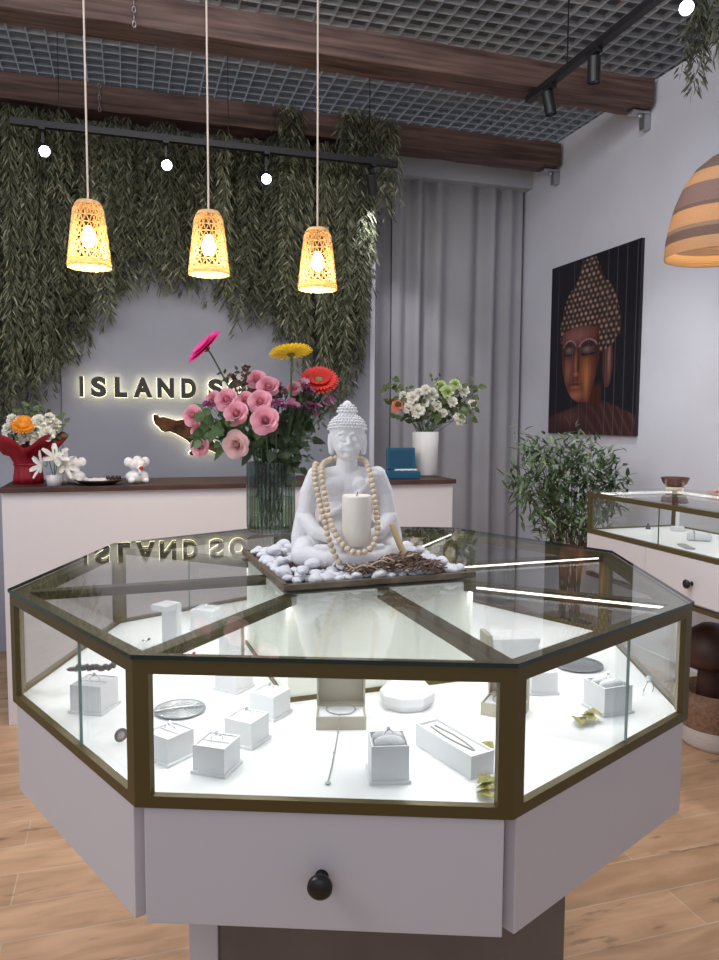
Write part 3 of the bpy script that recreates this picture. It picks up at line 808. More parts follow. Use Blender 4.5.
ringbox(dk(95, 708), cr_ - .2, 'in the left window carrying a dark carved bar', s=.058, h=.05)
ringbox(dk(607, 709), cr_ + .35, 'in the right window beside the yellow leaf', s=.058, h=.050, wedge=True)
ringbox(dk(540, 690), cr_ + .1, 'just right of the front right post', s=.05, h=.042)
ringbox(dk(208, 628), cr_ - .3, 'at the back left beside the tall standing white box', s=.06, h=.05)
# open beige box with necklace
def open_box(p, rz, label, w_, d_, m, lidang=1.75, lidh=.06):
    t = thing('open_jewellery_box', label, 'jewellery box', p, rz)
    bm = new(); box(bm, -w_ / 2, w_ / 2, -d_ / 2, d_ / 2, 0, .016); wl = .003
    a, b = w_ / 2, d_ / 2
    for (x0, x1, y0, y1) in ((-a, a, -b, -b + wl), (-a, a, b - wl, b), (-a, -a + wl, -b + wl, b - wl), (a - wl, a, -b + wl, b - wl)): box(bm, x0, x1, y0, y1, .016, .022)
    obj('box_body', bm, m, t)
    bm = new(); box(bm, -a + wl, a - wl, -b + wl, b - wl, .0161, .0195); obj('cushion', bm, paper2, t, bev=.001)
    bm = new(); M = T(0, b, .020) @ RX(lidang - PI / 2)
    box(bm, -a, a, -.001, .002, .002, lidh, M); box(bm, -a, a, -.014, -.001, .002, .005, M); box(bm, -a, a, -.014, -.001, lidh - .003, lidh, M)
    box(bm, -a, -a + .003, -.014, -.001, .005, lidh - .003, M); box(bm, a - .003, a, -.014, -.001, .005, lidh - .003, M)
    obj('lid', bm, m, t)
    return t
p = dk(341, 722); ob = open_box(p, cr_ + .03, 'open beige jewellery box with a necklace, centre of the front window', .082, .066, beige)
def chain_thing(name, label, pts, r=.0006, m=silver, pend=None, cat='necklace'):
    t = thing(name, label, cat, pts[0]); b0 = Vector(pts[0]); P = curve_pts(pts, 60); bm = new()
    for i, q in enumerate(P): ell(bm, q - b0, r * 1.8, u=6, v=5)
    tube(bm, [q - b0 for q in P], r, 5); obj('chain', bm, m, t, smooth=True)
    if pend:
        for (q, s) in pend:
            bm = new(); ell(bm, Vector(q) - b0, (s, s, s * .5), u=12, v=8); obj('pendant', bm, m, t, smooth=True)
    return t
MO = T(*p) @ RZ(cr_ + .03)
m2 = mat('dull_silver', (.42, .42, .40), .35, metal=.8)
chain_thing('chain_necklace', 'silver chain necklace laid in the open beige box in the front window',
            [MO @ Vector(v) for v in ((-.022, .020, .0205), (-.024, 0, .0205), (-.010, -.016, .0205), (.012, -.016, .0205), (.024, .002, .0205), (.020, .02, .0205))], .0007, m2)
chain_thing('extender_chain', 'thin silver chain with a round charm in front of the beige box',
            [MO @ Vector((-.002, -.024, .021)), MO @ Vector((-.003, -.0335, .021)), MO @ Vector((-.004, -.036, .004)), dk(334, 755, ZD + .001), dk(331, 770, ZD + .001), dk(328, 782, ZD + .001)], .0008, m2,
            [(dk(328, 783, ZD + .002), .0042), (dk(334, 752, ZD + .002), .0022)])
p2 = dk(505, 712); open_box(p2, cr_ - .45, 'open beige jewellery box behind the front right post of the case', .070, .062, beige)
MO2 = T(*p2) @ RZ(cr_ - .45)
chain_thing('chain_necklace', 'silver necklace lying in the open beige box behind the front right post', [MO2 @ Vector(v) for v in ((-.024, .018, .0205), (-.020, -.006, .0205), (0, -.02, .0205), (.022, -.004, .0205), (.022, .02, .0205))], .0007, m2)
# long bracelet box
def long_box(p, rz, label, L=.125, W=.038, h=.034, open_=True):
    t = thing('bracelet_box', label, 'jewellery box', p, rz)
    bm = new(); a, b, wl = W / 2, L / 2, .003
    box(bm, -a, a, -b, b, 0, h - .008)
    for (x0, x1, y0, y1) in ((-a, a, -b, -b + wl), (-a, a, b - wl, b), (-a, -a + wl, -b + wl, b - wl), (a - wl, a, -b + wl, b - wl)): box(bm, x0, x1, y0, y1, h - .008, h)
    obj('box_body', bm, paper, t)
    bm = new(); box(bm, -a + wl, a - wl, -b + wl, b - wl, h - .0079, h - .004); obj('cushion', bm, paper2, t)
    return t
pl = dk(453, 758); rzl = cr_ + math.radians(31)
long_box(pl, rzl, 'long white bracelet box lying diagonally at the right of the front window', L=.135, W=.042)
ML = T(*pl) @ RZ(rzl)
chain_thing('bracelet', 'silver bracelet stretched in the long white box', [ML @ Vector(v) for v in ((-.004, .05, .0315), (-.007, .0, .0315), (0, -.048, .0315), (.007, .0, .0315), (.004, .05, .0315))], .0009, m2, cat='bracelet')
# rounded faceted white box
t = thing('pillow_box', 'white faceted octagonal box behind the long bracelet box', 'jewellery box', dk(407, 705), cr_ + .2)
bm = new()
def og(r): return [(r * math.cos(PI / 8 + q * PI / 4), r * math.sin(PI / 8 + q * PI / 4) * .9) for q in range(8)]
def loft(bm, secs):
    rs = [[bm.verts.new((x, y, z)) for (x, y) in pts] for pts, z in secs]
    for a, b in zip(rs, rs[1:]):
        for i in range(len(a)): bm.faces.new((a[i], a[(i + 1) % len(a)], b[(i + 1) % len(a)], b[i]))
    bm.faces.new(rs[0][::-1]); bm.faces.new(rs[-1])
loft(bm, [(og(.042), 0), (og(.050), .012), (og(.050), .026), (og(.036), .040)]); obj('box_body', bm, paper, t, bev=.001)
bm = new(); loft(bm, [(og(.032), .0402), (og(.030), .043)]); obj('cushion', bm, paper2, t)
# long white box at right back, tall open box at left back
t = thing('long_gift_box', 'long white closed box seen through the glass top at the right of the case', 'jewellery box', dk(512, 654), cr_ + .12)
bm = new(); box(bm, -.050, .050, -.028, .028, 0, .030); obj('box_body', bm, paper, t, bev=.001)
bm = new(); box(bm, -.052, .052, -.030, .030, .0302, .042); obj('lid', bm, paper, t, bev=.001)
bm = new(); box(bm, -.064, -.0525, -.028, .030, .0, .050); obj('end_flap', bm, beige, t, bev=.001)
t = thing('standing_box', 'tall white open box standing upright at the back left of the case', 'jewellery box', dk(172, 645), cr_ - .5)
bm = new(); box(bm, -.022, .022, -.008, .008, 0, .098); obj('box_body', bm, paper, t, bev=.001)
bm = new(); box(bm, -.022, .022, -.040, -.009, .085, .098); obj('lid', bm, paper, t, bev=.001)
t = thing('gift_box', 'narrow white and beige box at the left, seen through the glass top', 'jewellery box', dk(232, 660), cr_ - .1)
bm = new(); box(bm, -.024, .024, -.012, .012, 0, .075); obj('box_body', bm, beige, t, bev=.001)
bm = new(); box(bm, -.023, .023, -.0135, -.0121, .002, .073); obj('card_insert', bm, paper, t)
# woven round mats and dark plates
mesh_wire = mat('silver_mesh', (.34, .36, .38), .5, metal=.3, bump=.6, bscale=300)
for (x, y, r, lab) in ((180, 711, .044, 'round silver-grey woven mat at the left of the front window'), (578, 666, .050, 'dark grey round plate on the deck in the right window'), (150, 655, .036, 'flat round white dish at the back left of the case')):
    t = thing('round_mat', lab, 'mat', dk(x, y))
    bm = new()
    mm = mesh_wire if x == 180 else mat('slate_plate', (.16, .17, .19), .3) if x == 578 else paper
    lathe(bm, [(0, 0), (r * .8, 0), (r, .004), (r, .0055), (r * .78, .003), (0, .003)], 48); obj('plate', bm, mm, t, smooth=True)
    if x == 180:
        bm = new()
        for q in range(1, 7): torus(bm, r * q / 7.0, .0009, T(0, 0, .0036), 40, 6)
        obj('woven_ring', bm, silver, t, smooth=True)
        bm = new(); tube(bm, [(-r * .95, -.006, .006), (-r * .3, 0, .0065), (r * .3, .002, .0065), (r * .95, 0, .006)], .0018, 6); obj('rib', bm, silver, t, smooth=True)
# dark carved bar on box
pb = dk(95, 708); t = thing('carved_bar', 'dark grey carved bar lying across the white box in the left window', 'ornament', (pb.x, pb.y + .004, ZD + .0705), cr_ + .2)
bm = new()
for q in range(22): ell(bm, (-.030 + q * .003, random.uniform(-.003, .003), random.uniform(-.002, .003)), (.004, .006, .0055), u=8, v=6)
obj('bar', bm, mat('dark_pewter', (.10, .10, .11), .4, metal=.5, var=.4, vscale=300), t, smooth=True)
bm = new(); ell(bm, (-.036, 0, 0), (.010, .005, .004), u=10, v=6); obj('tip', bm, MATS['dark_pewter'], t, smooth=True)
t = thing('brooch', 'small dark oval brooch leaning in the left window beside the corner post', 'brooch', dk(121, 735, ZD + .013), cr_ + .8)
bm = new(); torus(bm, .0085, .0026, RX(PI / 2)); obj('rim', bm, MATS['dark_pewter'], t, smooth=True)
bm = new(); ell(bm, (0, 0, 0), (.007, .002, .007)); obj('stone', bm, mat('grey_stone', (.3, .3, .33), .2), t, smooth=True)
# leaves
V = []; F = []
def dry_leaf(x, y, lab, rz, L=.05, W=.026, m=None):
    V = []; F = []
    for k in range(3): leaf(V, F, Vector((0, (k - 1) * .006, .003 + .003 * k)), Vector((math.cos(k * .5 - .5), math.sin(k * .5 - .5), .12)), Vector((0, 0, 1)), L * (1 - .15 * k), W, fold=.5)
    t = rawobj('dry_leaf', V, F, m or mat('yellow_leaf', (.27, .25, .05), .5, var=.35, vscale=120)); t.location = dk(x, y); t.rotation_euler = (0, 0, rz)
    tag(t, lab, 'leaf')
dry_leaf(580, 718, 'yellow-green leaf lying in front of the box in the right window', -1.5)
dry_leaf(494, 752, 'small yellow leaf beside the front right post', 2.6, .025, .02)
dry_leaf(476, 792, 'yellow leaf under the end of the long bracelet box', -.6, .035, .02)
dry_leaf(488, 790, 'small olive leaf in the front right corner of the deck', .6, .03, .02)
# ornate ring and small things far side
ring(dk(648, 694, ZD), .4, 'large ornate silver ring near the right end window', s=2.0)
ring(dk(521, 582, ZD + .05) , .3, 'small white ring lying at the back of the case', s=1.1).location = Vector(dk(540, 600))
# earrings, small pieces on the deck at the back left
for (x, y, lab) in ((145, 641, 'small silver earring pair at the back left of the deck'), (190, 655, 'small dark stud beside the standing box')):
    t = thing('earring', lab, 'earring', dk(x, y)); bm = new(); torus(bm, .006, .0012, T(0, 0, .0013)); obj('hoop', bm, silver, t, smooth=True)
    bm = new(); ell(bm, (.009, .003, .003), .003, u=8, v=6); obj('stud', bm, MATS['dark_pewter'], t, smooth=True)

# ------------------------------------------------------------ back counter
ctr = thing('back_counter', 'long white reception counter with a dark wooden top in front of the sign wall', 'counter', (0, 0, 0))
bm = new(); box(bm, -.52, 1.585, 3.50, 3.90, .0, 1.028); obj('front_body', bm, white_lac, ctr, bev=.002)
bm = new(); box(bm, -.525, 1.595, 3.48, 3.92, 1.0282, 1.05); obj('worktop', bm, darkwood, ctr, bev=.002)
CZ = 1.05
def cp(x, Y): return Vector((at(x, 470, 1, Y).x, Y, CZ + .0003))
# white vase of white flowers
vp = cp(425, 3.74)
t = thing('white_vase', 'white ceramic vase of cream flowers at the right end of the back counter', 'vase', vp)
bm = new(); lathe(bm, [(0, 0), (.055, 0), (.060, .01), (.066, .12), (.072, .235), (.069, .237), (.062, .12), (.055, .02), (0, .015)], 48, ribs=.012, rib_n=16); obj('vase_body', bm, mat('vase_white', (.72, .70, .69), .5), t, smooth=True)
def cf(x, y, Y): return at(x, y, 1, Y)
white_me = mesh_of(carnation_bm(), petm('cream_petal', (.97, .95, .86), .04), 'blossom'); lime_me = mesh_of(carnation_bm(), petm('lime_petal', (.68, .78, .40)), 'blossom'); coral_me = mesh_of(carnation_bm(), petm('coral_petal', (.90, .30, .22)), 'blossom')
random.seed(21)
for (x, y, s, me, wh) in ((413, 398, 1.0, white_me, 'upper left of the white vase'), (423, 404, 1.0, white_me, 'centre left of the bunch'), (432, 395, 1.1, white_me, 'top middle'), (418, 411, 1.15, white_me, 'low at the front left'),
                      (436, 406, .9, white_me, 'centre'), (447, 392, 1.05, lime_me, 'lime-tinted, top right'), (441, 386, .85, lime_me, 'lime-tinted, highest'), (463, 391, 1.0, white_me, 'right end top'),
                      (459, 419, 1.0, white_me, 'drooping low at the right'), (398, 406, .95, coral_me, 'coral, leftmost'), (426, 390, .8, white_me, 'upper middle left'), (472, 404, .7, white_me, 'far right, small'), (408, 408, .8, white_me, 'left beside the coral one'), (452, 402, .85, white_me, 'right of centre'), (429, 411, .8, white_me, 'low centre'), (404, 396, .8, white_me, 'left shoulder'), (455, 384, .8, lime_me, 'lime-tinted, upper right'), (419, 393, .75, white_me, 'upper left of the middle'), (443, 413, .7, white_me, 'low right of centre')):
    p = cf(x, y, 3.70 + random.uniform(-.03, .04)); d = (p - (vp + Vector((0, 0, .25)))).normalized() * .6 - FW * .8
    flower('carnation', ('coral' if me is coral_me else 'lime green' if me is lime_me else 'cream white') + ' bloom in the white vase, ' + wh, 'flower', me, p, d, vp + Vector((random.uniform(-.03, .03), random.uniform(-.03, .03), .12)), s, 'blooms in the white vase')
vm2 = vp + Vector((0, 0, .20))
midleaf = mat('leaf_mid', (.11, .15, .05), .55, var=.4, vscale=18, trans=.15)
foliage('bouquet_leaves', 'round green leaves around the cream flowers in the white vase', [cf(x, y, 3.73) for x, y in ((420, 402), (435, 412), (450, 398), (460, 408), (448, 416), (400, 398), (405, 412), (415, 418), (430, 416), (445, 408), (452, 412), (465, 398), (440, 400), (395, 390), (456, 396), (424, 417), (468, 410), (411, 402))], midleaf, vm2, (.05, .032), n=9, spread=.05)
foliage('bouquet_leaves', 'small airy sprigs sticking out above the white vase bouquet', [cf(x, y, 3.76) for x, y in ((393, 384), (437, 378), (475, 392), (407, 390), (470, 385))], midleaf, vm2, (.035, .018), n=6, spread=.03)
# blue box
t = thing('blue_jewellery_box', 'open teal blue jewellery box with a white cloth on the back counter', 'jewellery box', cp(402, 3.60), -.1)
bluem = mat('teal_leatherette', (.006, .085, .16), .4)
bm = new(); box(bm, -.085, .085, -.05, .05, 0, .038); obj('box_body', bm, bluem, t, bev=.004)
bm = new(); box(bm, -.068, .085, -.012, .012, 0, .115, T(0, .055, .040) @ RX(-.12)); obj('lid', bm, bluem, t, bev=.005)
bm = new(); box(bm, -.052, .068, -.0135, -.0121, .015, .10, T(0, .055, .040) @ RX(-.12)); obj('lid_lining', bm, mat('teal_lining', (.004, .06, .12), .7), t, bev=.0005)
bm = new()
for q in range(9): ell(bm, (-.03 + q * .012, -.01 + .006 * math.sin(q * 2), .043), (.014, .016, .006), u=10, v=6)
obj('cloth', bm, paper, t, smooth=True)
# figurines
def figurine(p, rz, lab, red=True, s=1.0):
    t = thing('animal_figurine', lab, 'figurine', p, rz)
    bm = new(); ell(bm, (0, 0, .030), (.055, .038, .032)); ell(bm, (0, -.012, .085), (.043, .036, .032))
    for k in (-1, 1):
        ell(bm, (k * .038, .0, .097), (.022, .010, .024)); ell(bm, (k * .033, -.025, .014), (.016, .018, .014)); ell(bm, (k * .016, -.042, .092), (.008, .006, .012))
    ell(bm, (0, -.042, .070), (.011, .014, .012)); ell(bm, (0, -.050, .054), (.008, .008, .016)); ell(bm, (0, -.01, .118), (.018, .016, .008))
    for v in bm.verts: v.co *= s; v.co.z += .0012
    o = obj('body', bm, ceram, t); m = o.modifiers.new('r', 'REMESH'); m.mode = 'VOXEL'; m.voxel_size = .003; m.use_smooth_shade = True
    sm = o.modifiers.new('s', 'SMOOTH'); sm.iterations = 2
    if red: bm = new(); ell(bm, (.004, -.058 * s, .073 * s), (.010 * s, .004, .009 * s)); obj('red_nose', bm, mat('red_glaze', (.55, .02, .03), .4), t, smooth=True)
figurine(cp(137, 3.60), .25, 'white ceramic animal figurine with a red nose, alone at the right of the dark tray')
figurine(cp(74, 3.64), -.4, 'white ceramic animal figurine beside the white lilies', red=False, s=1.0)
# lily in white cup
lp = cp(54, 3.56)
t = thing('lily_pot', 'small white cup holding white lilies beside the red wrapped bouquet', 'pot', lp)
bm = new(); lathe(bm, [(0, 0), (.030, 0), (.036, .05), (.033, .05), (.027, .01), (0, .008)], 28); obj('cup', bm, ceram, t, smooth=True)
lily = new()
for i in range(6): petal_mesh(lily, RZ(i * PI / 3) @ RX(math.radians(38)), .075, .030, cup=.4, bend=-.45)
lily_me = mesh_of(lily, petm('lily_petal', (.82, .80, .76)), 'blossom')
for (x, y, d, lab) in ((44, 466, (-.8, -.5, .25), 'white lily pointing left from the small white cup'), (55, 459, (.2, -.7, .6), 'white lily facing the viewer at the top of the small cup'), (63, 466, (.6, -.6, .2), 'white lily leaning right from the small white cup')):
    flower('lily', lab, 'flower', lily_me, cf(x, y, 3.54), Vector(d), lp + Vector((0, 0, .03)), .85, 'white lilies in the small cup')
# dark tray with stones
tp = cp(99, 3.58)
t = thing('serving_dish', 'shallow dark wooden dish of small stones on the back counter', 'dish', tp)
bm = new(); lathe(bm, [(0, .003), (.07, .003), (.105, .020), (.108, .022), (.104, .023), (.07, .008), (0, .007)], 40); obj('dish_body', bm, darkwood, t, smooth=True)
bm = new(); lathe(bm, [(0, 0), (.05, 0), (.05, .003), (0, .003)], 30); obj('foot', bm, darkwood, t)
for k in range(11):
    o = D.objects.new('pebble', random.choice(protos)); C.objects.link(o); a = k * 2.4; rr = .012 + .0042 * k
    o.location = tp + Vector((rr * math.cos(a) - .01, rr * math.sin(a), .019)); 
    tag(o, 'small white stone lying in the shallow dark dish on the counter', 'pebble', 'stones in the dark dish')
t = thing('bead_bracelet', 'dark bead bracelets heaped at the right side of the shallow dark dish', 'bracelet', tp + Vector((.062, .0, .022)))
bm = new()
for q in range(18): ell(bm, (.028 * math.cos(q * PI / 9), .024 * math.sin(q * PI / 9), .005 + .005 * (q % 2)), .0062, u=8, v=6)
obj('beads', bm, mat('dark_bead', (.035, .035, .045), .3), t, smooth=True)
# red wrapped bouquet
rp = cp(28, 3.70)
t = thing('wrapped_bouquet', 'bouquet in crinkled red wrapping paper at the left end of the back counter', 'bouquet wrap', rp)
V = []; F = []; nr, na = 12, 56; redw = mat('red_wrap', (.32, .008, .022), .4, trans=.15)
prof = [(.062, .0), (.062, .03), (.058, .06), (.055, .09), (.072, .125), (.105, .155), (.150, .185)]
for j, (r, z) in enumerate(prof):
    for i in range(na):
        a = 2 * PI * i / na; k = 1 + .07 * math.sin(a * 9 + j * .4) + (.16 * math.sin(a * 5 + 1) if j > 4 else 0)
        V.append((r * k * math.cos(a), r * k * math.sin(a) * .8, z + (.022 * math.sin(a * 5) + (.03 * abs(math.cos(a)) if j == 6 else 0) if j > 4 else 0)))
for j in range(len(prof) - 1):
    for i in range(na): F.append((j * na + i, j * na + (i + 1) % na, (j + 1) * na + (i + 1) % na, (j + 1) * na + i))
o = rawobj('wrapping_paper', V, F, redw, t, True); s = o.modifiers.new('s', 'SOLIDIFY'); s.thickness = .0015
bm = new(); torus(bm, .058, .005, T(0, 0, .088) @ Matrix.Diagonal((1, .8, 1, 1)), 40, 8); obj('ribbon', bm, redw, t, smooth=True)
orange_me = mesh_of(gerbera_bm(), petm('orange_petal', (.90, .34, .02)), 'blossom')
flower('gerbera_daisy', 'large orange daisy on top of the red wrapped bouquet', 'flower', orange_me, cf(23, 425, 3.64), Vector((.05, -.75, .7)), rp + Vector((0, 0, .1)), .98, None, mat('orange_eye', (.85, .30, .03), .6))
for (x, y, s, wh) in ((10, 430, 1.0, 'leftmost'), (25, 437, 1.1, 'low at the front middle'), (38, 440, 1.1, 'low at the front right'), (40, 422, 1.0, 'upper right of the orange daisy'), (47, 434, 1.1, 'right'), (55, 425, .9, 'far right'), (50, 418, .7, 'upper far right'), (34, 431, .9, 'beside the orange daisy'), (13, 420, .8, 'upper left')):
    p = cf(x, y, 3.66 + random.uniform(-.02, .03)); d = (p - rp - Vector((0, 0, .12))).normalized() * .6 - FW * .7
    flower('chrysanthemum', 'white bloom in the red wrapped bouquet, ' + wh, 'flower', white_me, p, d, rp + Vector((random.uniform(-.02, .02), 0, .08)), s, 'white blooms in the red bouquet')
foliage('bouquet_leaves', 'green leaves between the flowers of the red wrapped bouquet', [cf(x, y, 3.70) for x, y in ((15, 438), (30, 424), (44, 428), (52, 420), (20, 432), (57, 430), (27, 415))], midleaf, rp + Vector((0, 0, .12)), (.045, .02), n=9, spread=.045)

# ------------------------------------------------------------ wall sign with back-lit letters
bf = D.curves.new('t', 'FONT')
sign = thing('wall_sign', 'back-lit dark shop lettering mounted on the grey wall', 'sign', at(155, 388, 1, 4.6))
signface = mat('sign_letter_face', (.035, .032, .03), .4); halo = mat('sign_halo', (1, 1, 1), .5, emit=(1.0, .93, .55), es=3.6)
S0 = sign.location.copy()
def text_mesh(ch, h, depth, off):
    c = D.curves.new('txt', 'FONT'); c.body = ch; c.size = 1; c.extrude = .5; c.offset = off; c.resolution_u = 6
    o = D.objects.new('tmp', c); C.objects.link(o); dg = bpy.context.evaluated_depsgraph_get(); me = D.meshes.new_from_object(o.evaluated_get(dg)); D.objects.remove(o)
    xs = [v.co.x for v in me.vertices]; ys = [v.co.y for v in me.vertices]
    return me, min(xs), max(xs), min(ys), max(ys)
for ch, x0, x1 in (('I', 79.5, 83.5), ('S', 91, 106.5), ('L', 114.5, 127.5), ('A', 133, 152.5), ('N', 157, 174), ('D', 181, 196), ('S', 208, 223), ('O', 228, 246)):
    xc = (x0 + x1) / 2; c = at(xc, 387 + (xc - 155) * .018, 1, 4.58); wx = (at(x1, 387, 1, 4.58) - at(x0, 387, 1, 4.58)).x
    for nm, yo, dep, mm, grow in (('letter', 0, .012, signface, 0), ('halo_light', .022, .010, halo, .002)):
        me, a, b, c0, c1 = text_mesh(ch, 1, 1, .055 if ch != 'I' else .03)
        hh = .118
        sx = (wx + grow) / (b - a); sy = (hh + grow) / (c1 - c0)
        for v in me.vertices:
            v.co = Vector(((v.co.x - (a + b) / 2) * sx, (v.co.z) * dep + yo, (v.co.y - (c0 + c1) / 2) * sy)) + Vector((c.x - S0.x, 4.58 - S0.y, 1.528 - S0.z))
        me.materials.clear(); me.materials.append(mm); o = D.objects.new(nm, me); link(o, sign)
        if nm == 'letter': L_par = o
    for q in (-1, 1):
        pass
isl = thing('island_emblem', 'back-lit glossy brown island-shaped emblem below the shop lettering', 'sign', at(190, 430, 1, 4.6))
I0 = isl.location.copy()
poly = [(85, 100), (95, 93), (112, 96), (128, 112), (150, 108), (178, 115), (205, 122), (235, 132), (262, 130), (290, 124), (318, 128), (345, 145), (375, 160), (402, 178), (430, 205), (450, 235), (478, 262), (500, 300), (520, 325), (498, 348), (470, 335), (440, 322), (412, 345), (388, 338), (360, 316), (335, 290), (310, 268), (285, 250), (258, 235), (225, 218), (192, 205), (160, 210), (138, 200), (118, 175), (98, 158), (88, 130)]
isle2 = [(318, 345), (335, 330), (355, 335), (368, 352), (345, 362), (325, 358)]
bali = mat('polished_brown_metal', (.14, .055, .022), .22, metal=.35, var=.8, vscale=16)
for P in (poly, isle2):
    pts = [at(140 + a / 6.54, 400 + b / 6.54, 1, 4.58) for a, b in P]
    cx_ = sum(p.x for p in pts) / len(pts); cz_ = sum(p.z for p in pts) / len(pts)
    for nm, g, y0, y1, mm in (('emblem_plate', 1.0, 4.575, 4.59, bali), ('halo_light', 1.02, 4.60, 4.61, halo)):
        M = Matrix(((1, 0, 0, -I0.x), (0, 0, 1, -I0.y), (0, 1, 0, -I0.z), (0, 0, 0, 1)))
        bm = new(); prism(bm, [(cx_ + (p.x - cx_) * g, cz_ + (p.z - cz_) * g) for p in pts], y0, y1, M); obj(nm, bm, mm, isl, bev=.003 if mm is bali else 0)

# ------------------------------------------------------------ hanging greenery
def vine_mat():
    m = mat('vine_leaf', (.10, .13, .075), .55, trans=.15); nt = m.node_tree; N = nt.nodes; L = nt.links
    oi = N.new('ShaderNodeObjectInfo'); geo = N.new('ShaderNodeNewGeometry'); ad = N.new('ShaderNodeMath'); ad.operation = 'ADD'; fr = N.new('ShaderNodeMath'); fr.operation = 'FRACT'
    L.new(oi.outputs['Random'], ad.inputs[0]); L.new(geo.outputs['Random Per Island'], ad.inputs[1]); L.new(ad.outputs[0], fr.inputs[0])
    r = N.new('ShaderNodeValToRGB'); L.new(fr.outputs[0], r.inputs[0]); e = r.color_ramp.elements
    e[0].color = (.040, .048, .028, 1); e[1].position = 1; e[1].color = (.30, .31, .22, 1)
    q = e.new(.55); q.color = (.095, .108, .062, 1); q = e.new(.85); q.color = (.16, .165, .10, 1)
    r2 = N.new('ShaderNodeValToRGB'); L.new(oi.outputs['Random'], r2.inputs[0]); r2.color_ramp.elements[0].color = (.6, .6, .56, 1); r2.color_ramp.elements[1].color = (1.75, 1.65, 1.6, 1)
    mm = N.new('ShaderNodeMix'); mm.data_type = 'RGBA'; mm.blend_type = 'MULTIPLY'; mm.inputs[0].default_value = 1; L.new(r.outputs[0], mm.inputs[6]); L.new(r2.outputs[0], mm.inputs[7])
    L.new(mm.outputs[2], N['Principled BSDF'].inputs['Base Color'])
    for n in N:
        if n.type == 'BSDF_TRANSLUCENT': L.new(mm.outputs[2], n.inputs['Color'])
    return m
vinem = vine_mat(); vstem = mat('vine_stem', (.07, .06, .035), .7)
def vine_mesh(Ln, seed, spread=.035):
    random.seed(seed); V = []; F = []
    nst = 3
    for s in range(nst):
        x = random.uniform(-.03, .03); y = random.uniform(-.015, .015); z = 0; Le = Ln * (1 if s == 0 else random.uniform(.7, .98))
        while z > -Le:
            x += random.uniform(-.006, .006); y += random.uniform(-.003, .003); z -= .013
            k = 1 if z > -Le * .8 else .8
            for _ in range(2):
                a = random.uniform(0, 2 * PI); d = Vector((math.cos(a), .45 * math.sin(a), -random.uniform(.5, 1.6)))
                leaf(V, F, Vector((x, y, z)) + Vector((math.cos(a), .4 * math.sin(a), 0)) * random.uniform(0, spread) * k, d, Vector((math.sin(a), -math.cos(a), .2)) + rv(.4), random.uniform(.035, .06), random.uniform(.007, .012), .3, .15)
    me = D.meshes.new('vine'); me.from_pydata([tuple(v) for v in V], [], F); me.materials.append(vinem)
    return me
VM = {L: [vine_mesh(L, int(L * 100) + q) for q in range(3)] for L in (.35, .55, .8, 1.05, 1.3, 1.6)}
prof = [(-40, 430), (0, 430), (20, 425), (40, 400), (55, 378), (66, 355), (78, 372), (90, 330), (105, 325), (120, 300), (135, 285), (150, 278), (170, 288), (190, 292), (205, 302), (222, 300), (235, 335), (250, 322), (262, 330), (275, 330), (290, 345), (310, 365), (330, 410), (345, 405), (360, 380), (368, 300)]
def pb_(x):
    for (a, b), (c, d) in zip(prof, prof[1:]):
        if a <= x <= c: return b + (d - b) * (x - a) / (c - a)
    return 300
random.seed(4)
def hang(x, Y, ztop, zbot):
    Ln = ztop - zbot; L0 = min(VM, key=lambda q: abs(q - Ln)); o = D.objects.new('hanging_vine', random.choice(VM[L0])); C.objects.link(o)
    o.location = (x, Y, ztop); o.rotation_euler = (0, 0, random.choice((0, PI)) + random.uniform(-.15, .15)); s = Ln / L0; o.scale = (1, 1, s)
    return o
i = 0; px = -30.0
while px < 370:
    for Y, zt in ((4.590, 2.98), (4.54, 2.985), (4.47, 2.985)):
        if random.random() < .10: continue
        x = px + random.uniform(-4, 4); yb = pb_(x) - random.choice((0, 8, 15, 45, 90)) * random.random() * 1.3
        P = at(x, yb, 1, Y)
        o = hang(P.x, Y, zt, P.z); tag(o, 'long hanging vine of narrow grey-green leaves on the wall around the shop lettering', 'hanging plant', 'hanging vines on the sign wall')
    px += 8.2
for k in range(34):
    x = random.choice((random.uniform(-5, 75), random.uniform(0, 370), random.uniform(270, 370))); yb = pb_(x) - random.uniform(-18, 110); P = at(x, yb, 1, 4.385)
    o = hang(P.x, 4.385, 2.985, P.z); o.scale = (.7, .8, o.scale.z); tag(o, 'long hanging vine of narrow grey-green leaves on the wall around the shop lettering', 'hanging plant', 'hanging vines on the sign wall')
for (x, yt, ybt) in ((284, 104, 300), (290, 102, 330), (297, 106, 270), (343, 112, 350), (350, 107, 330), (358, 106, 390), (368, 108, 250), (378, 110, 200), (388, 115, 215), (392, 122, 190)):
    P = at(x, yt, 1, 4.365); P2 = at(x, ybt, 1, 4.365); o = hang(P.x, 4.365, P.z, P2.z)
    tag(o, 'green vine draped over the front of the rear beam and hanging down before it', 'hanging plant', 'vines draped over the rear beam')
for (x, yt, ybt, Y) in ((700, -40, 92, 2.75), (710, -60, 60, 2.8), (722, -50, 60, 2.7)):
    P = at(x, yt, 1, Y); P2 = at(x, ybt, 1, Y); P.z = min(P.z, 3.49); o = hang(P.x, Y, P.z, P2.z)
    tag(o, 'green hanging vine at the top right above the large woven lamp', 'hanging plant', 'vines at the upper right')

